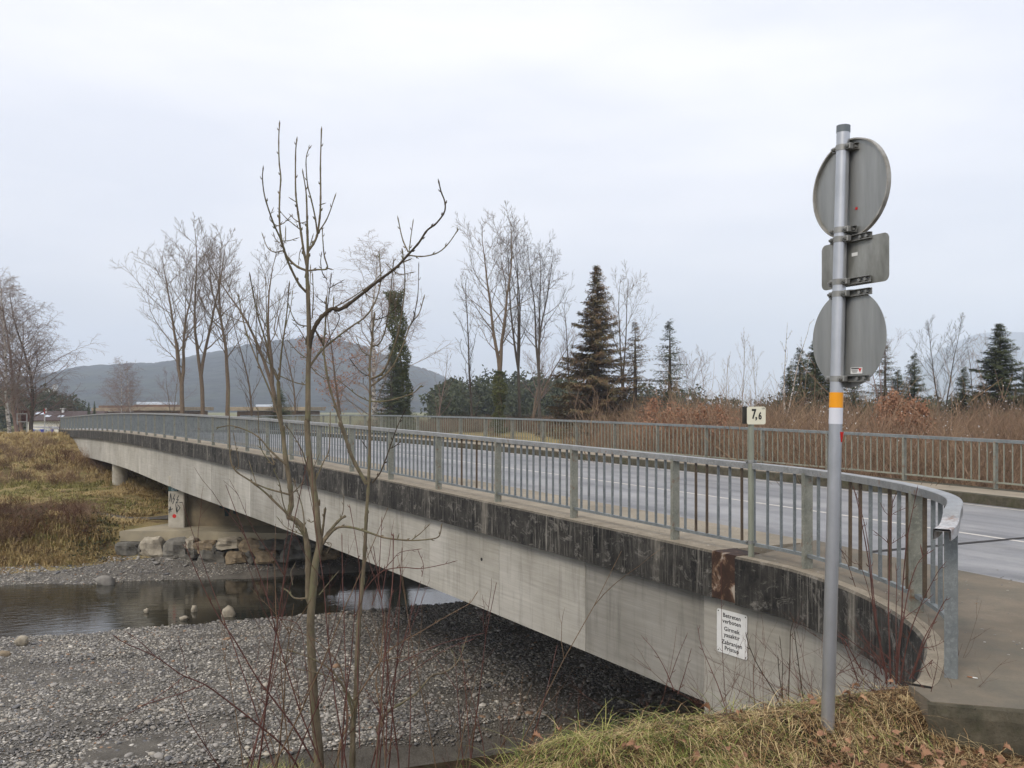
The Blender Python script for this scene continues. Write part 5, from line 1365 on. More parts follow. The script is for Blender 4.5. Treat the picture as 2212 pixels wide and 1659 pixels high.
# ------------------------------------------------------------------ bare trees behind
def rot_about(d, ang, az, rng):
    a = d.cross(Vector((.3, .2, .93)) if abs(d.z) < .9 else Vector((1, 0, 0))).normalized(); b = d.cross(a)
    return (d * math.cos(ang) + (a * math.cos(az) + b * math.sin(az)) * math.sin(ang)).normalized()
def bare(seed, H, r0, kind='alder', lean=0.0):
    """returns (trunk Tubes, crown Tubes, crown tips)"""
    rng = random.Random(seed); tk = Tubes(); cr_ = Tubes(); tips = []
    K = dict(alder=dict(n=(26, 8, 6, 3), ang=(48, 40, 38), ln=(.36, .42, .42), trop=.20, first=.30, tw=.011),
             oak=dict(n=(34, 8, 5, 3), ang=(62, 44, 40), ln=(.27, .42, .42), trop=.12, first=.14, tw=.011),
             ivied=dict(n=(16, 8, 6, 3), ang=(48, 42, 40), ln=(.34, .46, .45), trop=.14, first=.5, tw=.011),
             poplar=dict(n=(26, 8, 6, 3), ang=(36, 36, 36), ln=(.27, .44, .42), trop=.24, first=.28, tw=.0105),
             oakish=dict(n=(18, 8, 6, 3), ang=(52, 42, 40), ln=(.34, .46, .45), trop=.14, first=.35, tw=.011),
             birch=dict(n=(54, 9, 7, 3), ang=(42, 38, 44), ln=(.27, .40, .5), trop=.08, first=.16, tw=.009),
             sapling=dict(n=(20, 5, 3, 0), ang=(28, 30, 30), ln=(.2, .4, .4), trop=.25, first=.15, tw=.012),
             snag=dict(n=(9, 2, 0, 0), ang=(35, 40, 40), ln=(.16, .3, .4), trop=.3, first=.4, tw=.02))[kind]
    forks = {'oak': 1, 'ivied': 1, 'alder': rng.choice((1, 2, 2)), 'poplar': rng.choice((1, 2)), 'oakish': rng.choice((2, 3)), 'birch': 1, 'sapling': 1, 'snag': 2}[kind]
    def seg(p, d, ln, r, n, wob, trop):
        pts = [p]
        for i in range(n):
            d = (d + Vector((rng.gauss(0, wob), rng.gauss(0, wob), rng.gauss(0, wob * .5) + trop / n * 2))).normalized(); pts.append(pts[-1] + d * ln / n)
        return pts, d
    def kids(pts, rr, ln, lvl, n, fr):
        az = rng.uniform(0, 6.28)
        for i in range(n):
            t = fr + (1 - fr) * ((i + rng.random()) / n); x = t * (len(pts) - 1); j = min(int(x), len(pts) - 2)
            p = pts[j].lerp(pts[j + 1], x - j); d = (pts[j + 1] - pts[j]).normalized(); az += 2.4 + rng.uniform(-.4, .4)
            ang = rad(K['ang'][lvl - 1] * rng.uniform(.7, 1.35)); dd = rot_about(d, ang, az, rng)
            shape = (1.15 - .75 * abs(t - .42) / .58) if lvl == 1 else (1.1 - .6 * t)
            l_ = ln * K['ln'][lvl - 1] * shape * rng.uniform(.7, 1.25)
            r_ = max(K['tw'] * (.62 if lvl == 3 else 1), (rr[j]) * (.42 if lvl == 1 else .5) * rng.uniform(.8, 1.1))
            branch(p, dd, l_, r_, lvl)
    def branch(p, d, ln, r, lvl):
        n = (6, 4, 3)[min(lvl, 3) - 1]
        pts, _ = seg(p, d, ln, r, n, .13, K['trop'] * (1.4 if lvl == 1 else .8) if kind != 'birch' or lvl == 1 else -.30)
        rr = [max(r * (1 - .8 * i / n), K['tw'] * .5) for i in range(n + 1)]
        cr_.add(pts, rr, 4 if lvl == 1 else 3)
        if lvl <= 2 or True: tips.append(pts[-1])
        if lvl < 3 or (lvl == 3 and False): kids(pts, rr, ln, lvl + 1, K['n'][lvl], .22)
    d0 = Vector((lean, rng.uniform(-.03, .03), 1)).normalized()
    if forks == 1:
        pts, _ = seg(Vector((0, 0, -.3)), d0, H, r0, 14, .035, .1); rr = [r0 * (1 - .93 * (i / 14) ** .9) + .006 for i in range(15)]
        tk.add(pts, rr, 8); kids(pts, rr, H, 1, K['n'][0], K['first'])
    else:
        h1 = H * rng.uniform(.26, .42); pts, d = seg(Vector((0, 0, -.3)), d0, h1, r0, 6, .03, .05); rr = [r0 * (1 - .22 * i / 6) for i in range(7)]
        tk.add(pts, rr, 8)
        a0 = rng.uniform(0, 3)
        for f in range(forks):
            dd = rot_about(d, rad(rng.uniform(7, 15)), a0 + f * math.tau / forks + rng.uniform(-.3, .3), rng)
            l_ = (H - h1) * rng.uniform(.86, 1.02); p2, _ = seg(pts[-1] - d * .1, dd, l_, r0 * .7, 10, .06, .3); r2 = [r0 * .7 * (1 - .92 * (i / 10) ** .9) + .006 for i in range(11)]
            tk.add(p2, r2, 6); kids(p2, r2, H * .8, 1, max(3, K['n'][0] * 6 // 10), .12)
    return tk, cr_, tips
TREES = {}
def leafcloud(pts, size, per, rng, jit=.25):
    V = []; n = len(pts) * per
    P_ = np.repeat(np.array([tuple(p) for p in pts]), per, 0) + rng.normal(0, jit, (n, 3))
    a = rng.normal(0, 1, (n, 3)); a /= np.linalg.norm(a, axis=1)[:, None]; b = np.cross(a, rng.normal(0, 1, (n, 3))); b /= np.linalg.norm(b, axis=1)[:, None] + 1e-9
    s_ = size * rng.uniform(.6, 1.3, (n, 1)); V = np.stack([P_ - a * s_, P_ + b * s_ * .5, P_ + a * s_, P_ - b * s_ * .5], 1).reshape(-1, 3)
    return V, np.arange(n * 4).reshape(-1, 4)
def put_tree(name, px, ptop, Y, seed, kind, label, mt, mc, group=None, rscale=1, lean=0, leaves=None, ivy=None, rot=None, key=None, wide=1.0):
    b_ = P(px, 900, Y); z = terr(b_.x, b_.y) if Y < 90 else -4.9
    z = max(z, -5.0); H = -(ptop - 880) / 2000 * Y - z
    root = empty(name, (b_.x, b_.y, z), 0, label, 'tree', group)
    key = key or (seed, kind)
    if key not in TREES:
        tk, cr_, tips = bare(seed, 12.0, .095 * rscale, kind, lean); TREES[key] = (tk.mesh('trunk'), cr_.mesh('crown', False), tips)
        mxz = max(p.z for p in tips)
        TREES[key] += (mxz,)
    tm, cm, tips, mxz = TREES[key]
    k = H / mxz
    a = link('trunk', tm if not tm.materials or tm.materials[0] == mt else tm.copy(), None, root); 
    if not a.data.materials: a.data.materials.append(mt)
    elif a.data.materials[0] != mt: a.data.materials[0] = mt
    c = link('crown', cm if not cm.materials or cm.materials[0] == mc else cm.copy(), None, root)
    if not c.data.materials: c.data.materials.append(mc)
    elif c.data.materials[0] != mc: c.data.materials[0] = mc
    for o in (a, c): o.scale = (k * wide, k * wide, k); o.rotation_euler = (0, 0, rot if rot is not None else random.Random(seed + int(px)).uniform(0, 6))
    if leaves:
        rl_ = np.random.RandomState(seed); sel = [p for p in tips if leaves[2] * mxz < p.z < leaves[3] * mxz]
        V, F = leafcloud(sel, .09 / k * leaves[1], leaves[0], rl_, .16 / k)
        o = link('leaves', mesh('leaves', V, F), M['oakleaf'], root); o.scale = (k * wide, k * wide, k); o.rotation_euler = a.rotation_euler; o['kind'] = 'stuff'
    if ivy:
        rl_ = np.random.RandomState(seed + 1); z0, z1, rr_ = ivy; pts = []
        co = np.empty(len(tm.vertices) * 3, np.float32); tm.vertices.foreach_get('co', co); co = co.reshape(-1, 3)
        rings = co.reshape(-1, 8, 3).mean(1) if len(co) % 8 == 0 else co
        rings = rings[rings[:, 2].argsort()]
        for i in range(int((z1 - z0) * 900)):
            zz = rl_.uniform(z0, z1) / k; x = np.interp(zz, rings[:, 2], rings[:, 0]); y = np.interp(zz, rings[:, 2], rings[:, 1]); th = rl_.uniform(0, 6.28)
            w_ = rr_ * rl_.uniform(.6, 1.25) * (1 + .3 * math.sin(zz * k * 2.1)); pts.append((x * k * wide + w_ * math.cos(th), y * k * wide + w_ * math.sin(th), zz * k))
        V, F = leafcloud(pts, .10, 1, rl_, .05)
        o = link('ivy', mesh('ivy', V, F), M['ivy'], root); o['kind'] = 'stuff'; o.rotation_euler = a.rotation_euler
    return root
T1, T2, T3, PW_, BI = M['tree1'], M['tree2'], M['tree3'], M['paletwig'], M['birch']
TG_ = 'bare trees beyond the far end of the bridge'
for a in (
    ('bare_tree', 396, 496, 92, 101, 'alder', 'broad bare tree with long limbs reaching left, leftmost of the tall group', T1, T1, TG_, 1.4, -.02, None, None, None, None, 1.05),
    ('bare_tree', 440, 450, 96, 102, 'poplar', 'tallest slender bare tree of the left group, second from its left', T1, T1, TG_, 1.3),
    ('bare_tree', 492, 508, 94, 103, 'poplar', 'bare tree with a low forked side limb, third of the tall left group', T1, T1, TG_, 1.4),
    ('bare_tree', 545, 610, 100, 104, 'sapling', 'thin bare tree between the tall left group and the bridge saplings', T1, T1, TG_, 1.0),
    ('bare_tree', 597, 520, 88, 105, 'poplar', 'bare brownish tree rising behind the left shoots of the ash sapling', T1, T1, TG_, 1.6, 0, None, None, None, None, 1.1),
    ('bare_tree', 640, 620, 98, 104, 'sapling', 'thin bare tree showing just left of the ash trunk', T1, T1, TG_, .9),
    ('bare_oak', 738, 590, 84, 131, 'oak', 'oak still carrying orange withered leaves on its lower half', T1, T3, None, 1.2, 0, (2, 1.1, .1, .6)),
    ('bare_birch', 812, 500, 96, 107, 'birch', 'pale drooping bare birch with the widest crown, behind the second ash', BI, PW_, None, 1.1, 0, None, None, None, None, 1.5),
    ('ivy_tree', 878, 560, 82, 108, 'ivied', 'leaning tree wrapped in ivy up to its fork, beside the dark conifer', T1, T3, None, 1.4, 0, None, (0, 12.5, .62), 1.0),
    ('bare_tree', 1024, 590, 92, 109, 'sapling', 'thin bare tree left of the ivy footed one', T2, T2, 'bare trees beyond the middle of the bridge', 1.2),
    ('bare_tree', 1077, 440, 84, 110, 'alder', 'tall bare tree with ivy round the foot of its trunk', T1, T1, 'bare trees beyond the middle of the bridge', 1.5, 0, None, (0, 5.6, .42)),
    ('bare_tree', 1124, 450, 86, 111, 'oakish', 'tall dark bare tree in the middle of the central group', T2, T2, 'bare trees beyond the middle of the bridge', 1.6, 0, None, None, None, None, .62),
    ('bare_tree', 1166, 478, 84, 112, 'oakish', 'tall dark bare tree with a long limb reaching right', T2, T2, 'bare trees beyond the middle of the bridge', 1.5, 0, None, None, None, None, .7),
    ('bare_tree', 1145, 690, 95, 105, 'poplar', 'low bushy bare tree between the two dark trunks', T1, T3, None, 1.0, 0, None, None, None, None, 1.1),
    ('bare_tree', 945, 745, 96, 104, 'sapling', 'small thin bare tree against the foot of the hill', T3, T3, None, .8),
    ('bare_tree', 1345, 555, 80, 113, 'oakish', 'bare tree fanning out behind the browned spruce', T2, T1, None, 1.5, 0, None, None, None, None, .75),
    ('bare_tree', 1235, 640, 88, 109, 'sapling', 'thin bare tree left of the browned spruce', T2, T1, None, .9),
    ('dead_birch', 1690, 690, 55, 114, 'snag', 'broken white birch snag with stub branches before the dark spruces', BI, BI, None, 1.0, -.05),
    ('bare_tree', 1925, 672, 62, 115, 'oakish', 'bare crown showing to the right of the lowest round sign', T3, T3, None, 1.0, .12, None, None, None, None, .8),
    ('bare_tree', 2042, 678, 64, 116, 'poplar', 'bare tree standing alone right of the sign, before the blue mountain', T2, T2, None, 1.1, 0, None, None, None, None, 1.0),
    ('bare_tree', 2100, 715, 66, 117, 'oakish', 'spreading bare tree left of the right-hand spruce', T2, T3, None, 1.0, 0, None, None, None, None, .9),
    ('bare_tree', 2200, 740, 60, 117, 'oakish', 'bare tree cut by the right edge of the picture', T2, T3, None, 1.0, 0, None, None, 2.0, None, .7),
    ('bare_tree', 1600, 705, 60, 118, 'sapling', 'pale thin tree, left of three slim ones above the scrub', PW_, PW_, 'slim pale trees above the scrub', .7, 0, None, None, 1.0, None, .8),
    ('bare_tree', 1637, 735, 58, 118, 'sapling', 'pale thin tree in the middle of three slim ones above the scrub', PW_, PW_, 'slim pale trees above the scrub', .7, 0, None, None, 3.0, None, .9),
    ('bare_tree', 1570, 760, 57, 118, 'sapling', 'pale thin tree, lowest of three slim ones above the scrub', PW_, PW_, 'slim pale trees above the scrub', .7, 0, None, None, 5.0, None, .8),
    ('bare_birch', 22, 572, 82, 119, 'birch', 'white trunked birch at the left edge, behind the metal frame', BI, PW_, 'birches at the left edge', 1.3, .06, None, None, None, None, 1.2),
    ('bare_birch', 66, 600, 86, 120, 'birch', 'reddish twigged tree right of the left-edge white birch', T2, T3, 'birches at the left edge', 1.2, .05, None, None, None, None, 1.6),
    ('bare_birch', -25, 610, 80, 120, 'birch', 'reddish twigged tree cut by the left edge', T2, T3, 'birches at the left edge', 1.2, 0, None, None, 2.2, None, 1.4),
    ('bare_birch', 40, 592, 84, 119, 'birch', 'pinkish twigged birch between the two left-edge trees', T3, PW_, 'birches at the left edge', 1.0, .0, None, None, 3.3, None, 1.4),
    ('bare_birch', 52, 660, 88, 120, 'birch', 'lower pale birch, shortest of those at the left edge', T3, PW_, 'birches at the left edge', 1.0, .03, None, None, 4.4, None, 1.5),
    ('bare_birch', 258, 765, 112, 121, 'birch', 'small white trunked birch, left of a pair before the hill', BI, T3, 'small birches before the hill', .9, 0, None, None, None, None, 1.3),
    ('bare_birch', 292, 778, 112, 121, 'birch', 'small white trunked birch, right of a pair before the hill', BI, T3, 'small birches before the hill', .9, 0, None, None, 2.0, None, 1.4),
    ('bare_tree', 372, 780, 100, 113, 'oakish', 'low spreading bare tree before the flat pale roof', T1, T3, None, 1.0, 0, None, None, None, None, .9),
    ('bare_birch', 128, 830, 92, 121, 'birch', 'low reddish tree behind the white house', T2, T3, None, .7, 0, None, None, 4.0, None, 1.3),
    ('bare_tree', 1480, 745, 70, 106, 'alder', 'thin bare tree right of the slender green spruce', T3, T3, None, .6, 0, (3, 1.3, .1, .5)),
    ('oak_shrub', 1948, 855, 34, 113, 'oakish', 'shrub oak with orange withered leaves in the scrub right of the pole', T3, T3, None, .6, 0, (5, .8, .2, 1.0), None, None, None, .8),
    ('oak_shrub', 1432, 862, 36, 113, 'oakish', 'shrub with scattered orange leaves in the scrub below the slender spruce', T3, T3, None, .6, 0, (3, .7, .1, 1.0), None, 2.0, None, .9),
    ('oak_shrub', 1530, 880, 34, 106, 'alder', 'shrub with few orange leaves left of the kilometre sign', T3, T3, None, .5, 0, (3, .6, .1, 1.0), None, 2.0, None, .9),
): put_tree(*a)

# ------------------------------------------------------------------ spruces
def spruce(seed, H=12.0, Rb=2.3, dens=1.0, droop=.35, gap=.0):
    rng = random.Random(seed); nr = np.random.RandomState(seed); tk = Tubes(); V = []; F = []; n = 0
    tk.add([(0, 0, -.3), (0, 0, H * .5), (0, 0, H * .97), (0, 0, H)], [.02 * H * .75, .011 * H, .012, .004], 6)
    z = H * .08; Vl = []
    while z < H * .985:
        t = z / H; R0 = Rb * (1 - t) ** 1.05 * (1 if t > .12 else .8) + .08
        for b in range(rng.randint(1, 2)):
            if rng.random() < gap: continue
            az = rng.uniform(0, 6.28); R1 = R0 * rng.uniform(.5, 1.2); dr = droop * rng.uniform(.6, 1.3) * (1 - t * .9)
            k = max(3, int(R1 / .16 * dens)); pts = []
            zz = z + rng.uniform(-.12, .12)
            for i in range(k):
                f = (i + 1) / k; r_ = R1 * f; h = zz - dr * R1 * f + .22 * R1 * max(0, f - .6) * 1.3 + .2 * r_ * t
                pts.append((r_, h, f))
            ca, sa = math.cos(az), math.sin(az)
            if R1 > .5: tk.add([(0, 0, zz), (ca * R1 * .5, sa * R1 * .5, pts[k // 2][1]), (ca * R1, sa * R1, pts[-1][1])], [.03, .018, .006], 3)
            for r_, h, f in pts:
                for q in range(int(6 * dens + 1)):
                    side = nr.uniform(-1, 1) * (.10 + .22 * R1 * (1 - f) * .9); L_ = nr.uniform(.12, .30) * (1.1 - .65 * t); wd = nr.uniform(.022, .05) * (1.1 - .5 * t)
                    x = r_ * ca - side * sa + nr.normal(0, .04); y = r_ * sa + side * ca + nr.normal(0, .04); zc = h + nr.normal(0, .05)
                    aa = az + nr.uniform(-1.1, 1.1) + (0.6 if side > 0 else -.6); dzv = -nr.uniform(.1, .9)
                    dx, dy = math.cos(aa) * L_, math.sin(aa) * L_
                    Vl.append(((x - dy / L_ * wd, y + dx / L_ * wd, zc), (x + dx, y + dy, zc + dzv * L_), (x + dy / L_ * wd, y - dx / L_ * wd, zc - .02)))
        z += H / 12 * rng.uniform(.035, .075) / dens ** .5 * (1.25 - .5 * t)
    V = np.array(Vl).reshape(-1, 3); F = np.arange(len(V)).reshape(-1, 3)
    return tk.mesh('trunk'), mesh('needles', V, F), H
SPR = {'a': spruce(1, dens=1.8, Rb=3.8, droop=.32), 'b': spruce(2, dens=.95, Rb=3.2, gap=.25, droop=.42), 'c': spruce(3, dens=1.2, Rb=4.4, droop=.35)}
def put_spruce(px, ptop, Y, key, wide, label, group=None, brown=False, base=None):
    b_ = P(px, 900, Y); z = -4.9 if base is None else base; H = -(ptop - 880) / 2000 * Y - z; tm, nm, H0 = SPR[key]; k = H / H0
    root = empty('spruce', (b_.x, b_.y, z), 0, label, 'tree', group)
    a = link('trunk', tm, None, root)
    if not tm.materials: tm.materials.append(M['tree2'])
    c = link('crown', nm if not brown else nm.copy(), None, root)
    if not c.data.materials: c.data.materials.append(M['spruce'])
    if brown: c.data.materials[0] = M['sprucebrown']
    for o in (a, c): o.scale = (k * wide, k * wide, k); o.rotation_euler = (0, 0, px * .7)
for a in (
    (1290, 570, 72, 'a', 1.08, 'tallest spruce, its middle browned, in the centre right', None, True), (1372, 690, 70, 'b', 1.3, 'thin browned spruce just right of the tallest one', None, True),
    (1447, 688, 68, 'b', 1.35, 'slender open green spruce standing free above the scrub'), (1728, 748, 62, 'c', 1.3, 'dark spruce behind the white birch snag', 'dark spruces around the sign pole'),
    (1762, 732, 66, 'a', 1.35, 'dark spruce left of the sign pole, half hidden by the round sign', 'dark spruces around the sign pole'), (1706, 786, 60, 'c', 1.2, 'low dark spruce left of the birch snag', 'dark spruces around the sign pole'),
    (1800, 766, 64, 'c', 1.4, 'dark spruce hidden behind the sign pole foot of the signs', 'dark spruces around the sign pole'), (1845, 796, 62, 'c', 1.2, 'low dark spruce right below the lowest round sign', 'dark spruces around the sign pole'),
    (1912, 732, 68, 'b', 1.3, 'ragged dark spruce right beside the lowest round sign', 'dark spruces around the sign pole', False), (1940, 796, 64, 'c', 1.3, 'low dark spruce right of the ragged one', 'dark spruces around the sign pole'),
    (1975, 760, 64, 'c', 1.1, 'pointed dark spruce, rightmost before the bare lone tree', 'dark spruces around the sign pole'), (2082, 790, 62, 'c', 1.1, 'low dark spruce under the spreading bare tree'),
    (2160, 696, 60, 'a', 1.5, 'tall pointed dark spruce near the right edge'), (2216, 790, 58, 'c', .9, 'dark spruce cut by the right edge of the picture'),
    (605, 835, 66, 'c', 1.25, 'low wide dark conifer left of the ash trunk'), (845, 738, 80, 'b', 1.15, 'dark green spruce left of the ivy clad tree'), (850, 760, 81, 'c', .9, 'dense dark spruce close behind the ivy clad tree'),
    (192, 868, 128, 'a', .45, 'narrow dark conifer, left of two columns before the hill'), (204, 866, 128, 'a', .45, 'narrow dark conifer, right of two columns before the hill')): put_spruce(*a)

# ------------------------------------------------------------------ distant woods (one mass each)
def blob_tree(seed):
    nr = np.random.RandomState(seed); pts = []
    for i in range(26):
        c = nr.normal(0, 1, 3) * (.9, .9, 1.3); pts += [c + nr.normal(0, .42, 3) for _ in range(22)]
    pts = np.array(pts); pts[:, 2] = pts[:, 2] * 1.0 + 4.3
    V, F = leafcloud(pts, .34, 1, nr, .05); me = mesh('conifer', V, F); me.materials.append(M['wood']); return me
blobs = [blob_tree(i) for i in range(4)]
def wood(name, spans, seed):
    rr = random.Random(seed); pts = []; sc = []
    for x0, x1, ytop, Y0, n in spans:
        for _ in range(n):
            px = rr.uniform(x0, x1); Y = Y0 * rr.uniform(.92, 1.15); H = -(ytop + rr.gauss(0, 7) - 880) / 2000 * Y + 5; b_ = P(px, 900, Y)
            pts.append((b_.x, b_.y, -5.0)); s_ = H / 7.0; sc.append((s_ * rr.uniform(.7, 1.1), s_ * rr.uniform(.7, 1.1), s_))
    n = len(pts); scatter(name, pts, [(0, 0, rr.uniform(0, 6)) for _ in range(n)], sc, [rr.randrange(4) for _ in range(n)], blobs)
wood('distant_wood', [(950, 1240, 836, 170, 60), (1010, 1250, 826, 190, 50), (950, 1000, 842, 150, 10), (1240, 1500, 850, 190, 40)], 1)
wood('distant_wood', [(86, 168, 868, 190, 40), (75, 110, 862, 180, 12), (-60, 60, 850, 190, 30), (160, 185, 888, 190, 8)], 2)
wood('distant_wood', [(1500, 2300, 868, 150, 90)], 3)

# ------------------------------------------------------------------ scrub thickets
def bush(seed, H=4.0, stems=44, spread=1.5, r=.011):
    rg_ = random.Random(seed); tb = Tubes()
    def st(p, d, ln, r_, lvl):
        n = 4; pts = [p]
        for i in range(n): d = (d + Vector((rg_.gauss(0, .13), rg_.gauss(0, .13), .05))).normalized(); pts.append(pts[-1] + d * ln / n)
        tb.add(pts, [r_ * (1 - .6 * i / n) for i in range(n + 1)], 3)
        if lvl < 2:
            for i in range(7 if lvl == 0 else 3):
                q = pts[rg_.randint(1, n)]; st(q, (d + Vector((rg_.gauss(0, .5), rg_.gauss(0, .5), rg_.uniform(-.1, .4)))).normalized(), ln * rg_.uniform(.25, .5), r_ * .62, lvl + 1)
    for _ in range(stems):
        st(Vector((rg_.gauss(0, spread * .45), rg_.gauss(0, spread * .45), 0)), Vector((rg_.gauss(0, .28), rg_.gauss(0, .28), 1)).normalized(), H * rg_.uniform(.5, .85), r, 0)
    return tb.mesh('bush', False)
def mats(me, m): me.materials.append(m); return me
bushes = [mats(bush(60 + i, r=.010), M['thicket'] if i != 2 else M['browntwig']) for i in range(4)]
rt = random.Random(5); pts = []; sc = []
for _ in range(760):
    px = rt.uniform(780, 2330); Y = (24 + 46 * rt.random() ** 1.3) if px > 1330 else rt.uniform(84, 96); X = (px - 1106) / 2000 * Y
    v = (X - 2.1) * .8575 + (Y - 11.9) * .5145; Wc = -.36 * X + .93 * Y
    if v < 13.6: continue
    g = terr(X, Y); topz = interp(px, [(780, -.9), (1000, -.6), (1200, -.4), (1350, 0), (1500, .35), (1700, .45), (1800, .05), (1900, .0), (2212, -.1)]) * (Y / 36) + rt.gauss(-.15, .5)
    H = max(1.6, topz - g - 0.1); s_ = H / 4.3
    s_ = min(s_, 2.2)
    pts.append((X, Y, g - .1)); sc.append((s_ * rt.uniform(.9, 1.3), s_ * rt.uniform(.9, 1.3), s_ * rt.uniform(.8, 1.03)))
n = len(pts); scatter('scrub_thicket', pts, [(0, 0, rt.uniform(0, 6)) for _ in range(n)], sc, [rt.randrange(4) for _ in range(n)], bushes)
# seed heads of old man's beard, pale dots in the scrub on the right
pp = []
for _ in range(48):
    px = rt.choice((rt.gauss(1990, 60), rt.gauss(2110, 50), rt.gauss(1800, 40), rt.uniform(1500, 2212))); py = rt.gauss(915, 40); Y = rt.uniform(24, 30); c = P(px, py, Y)
    for _ in range(rt.randint(2, 7)): pp.append((c.x + rt.gauss(0, .25), c.y, c.z + rt.gauss(0, .2)))
V, F = leafcloud(pp, .022, 2, np.random.RandomState(2), .05); o = link('seed_heads', mesh('seed_heads', V, F), M['white']); o['kind'] = 'stuff'
# brush on the far bank, left of the bridge
lowb = [mats(bush(80 + i, H=1.4, stems=46, spread=1.3, r=.009), m_) for i, m_ in enumerate((M['thicket'], M['brush'], M['browntwig'], M['bramble']))]
pts = []; sc = []
def far_point():
    px = rt.uniform(-60, 300); py = rt.uniform(935, 1240); return px, py
for _ in range(420):
    R = rt.uniform(-46, -1.0); mode = rt.random() * .88 if rt.random() < .8 else rt.uniform(0, .42)
    if mode < .42: Wc = rt.uniform(41.9, 44.6)             # face of the lower bank
    elif mode < .88: Wc = rt.uniform(62, 80)                # slope below the far abutment
    else: Wc = rt.uniform(52, 62)
    if mode < .42: Wc -= .22 * (max(-12, R) + 5.5); R = rt.uniform(-22, -2.6)
    X, Y = rw(R, Wc); v = (X - 2.1) * .8575 + (Y - 11.9) * .5145
    if mode >= .42 and v > 9: continue
    if mode >= .42 and not (v > -7 or (X / Y * 2000 + 1106 < 105 and Wc < 76) or rt.random() < .12): continue
    g = terr(X, Y); s_ = rt.uniform(.35, .75) if mode < .42 else rt.uniform(.35, 1.0)
    pts.append((X, Y, g - .1)); sc.append((s_ * 1.2, s_ * 1.2, s_ * rt.uniform(.6, 1)))
n = len(pts); scatter('bank_brush', pts, [(rt.uniform(-.3, .3), rt.uniform(-.3, .3), rt.uniform(0, 6)) for _ in range(n)], sc, [rt.randrange(4) for _ in range(n)], lowb)
# bramble leaves hanging over the lower bank
pts = []
for _ in range(800):
    R = rt.uniform(-22, -1.6); Wc = rt.uniform(42.0, 44.6) - .22 * (max(-12, R) + 5.5); X, Y = rw(R, Wc)
    if mnoise.noise(Vector((X * .45, Y * .3, 1))) < -.02: continue
    g = terr(X, Y)
    for _ in range(16): pts.append((X + rt.gauss(0, .3), Y + rt.gauss(0, .25), g + abs(rt.gauss(.1, .22))))
V, F = leafcloud(pts, .06, 1, np.random.RandomState(5), .03); o = link('bramble_leaves', mesh('bramble_leaves', V, F), M['brambleleaf']); o['kind'] = 'stuff'
# tufts of winter grass
def tuft(seed, m, H=.4, n=34, w_=.012):
    r = random.Random(seed); V = []; F = []; c = 0
    for _ in range(n):
        x, y = r.gauss(0, .16), r.gauss(0, .16); a = r.uniform(0, 6.28); h = H * r.uniform(.5, 1.1); o = r.uniform(.2, .9) * h; s = a + 1.57
        pts = [(x, y, -.03), (x + math.cos(a) * o * .35, y + math.sin(a) * o * .35, h * .7), (x + math.cos(a) * o, y + math.sin(a) * o, h * r.uniform(.5, 1))]
        for i, p in enumerate(pts):
            ww = w_ * (1, .8, .1)[i]; V.append((p[0] - math.cos(s) * ww, p[1] - math.sin(s) * ww, p[2])); V.append((p[0] + math.cos(s) * ww, p[1] + math.sin(s) * ww, p[2]))
        F += [(c, c + 1, c + 3, c + 2), (c + 2, c + 3, c + 5, c + 4)]; c += 6
    me = mesh('tuft', V, np.array(F), True); me.materials.append(m); return me
M['tuftdry'] = mat_leafy('bank_straw', [srgb(128, 104, 74), srgb(170, 148, 102), srgb(196, 176, 126)]); M['tuftgreen'] = mat_leafy('bank_green', [srgb(104, 100, 58), srgb(146, 138, 80)])
tufts = [tuft(1, M['tuftdry']), tuft(2, M['tuftdry']), tuft(3, M['tuftgreen'], .3), tuft(4, M['tuftdry'], .55)]
pts = []; sc = []; ix = []
for _ in range(15000):
    R = rt.uniform(-48, 8); Wc = 42.6 + 46 * rt.random() ** 1.4; 
    Wq = Wc
    X, Y = rw(R, Wc); sx = X / Y * 2000 + 1106
    if sx < -80 or sx > 420: continue
    if X > -16.9 and Y < 43.5: continue
    ws_ = Wc + .22 * (min(14, max(-12, R)) + 5.5)
    if abs(Wc - 46.9) < .75 or ws_ < 42.0: continue
    g = terr(X, Y); pts.append((X, Y, g)); s_ = rt.uniform(.5, 1.25); sc.append((s_, s_, s_ * rt.uniform(.5, 1)))
    q = mnoise.noise(Vector((X * .14, Y * .1, 9))); ix.append(2 if q + rt.gauss(0, .12) > (.04 if 44 < ws_ < 61 else .2) else rt.choice((0, 1, 3)))
    if 44 < ws_ < 61: sc[-1] = (s_, s_, s_ * .4)
for _ in range(4200):
    R = rt.uniform(-26, -2.2); ws_ = rt.uniform(41.9, 44.6); Wc = ws_ - .22 * (max(-12, R) + 5.5); X, Y = rw(R, Wc)
    if X > -16.9: continue
    pts.append((X, Y, terr(X, Y))); s_ = rt.uniform(.4, 1.0); sc.append((s_, s_, s_ * rt.uniform(.5, 1))); ix.append(rt.choice((0, 1, 2, 3, 0)))
n = len(pts); scatter('bank_grass', pts, [(rt.uniform(-.2, .2), rt.uniform(-.2, .2), rt.uniform(0, 6)) for _ in range(n)], sc, ix, tufts)

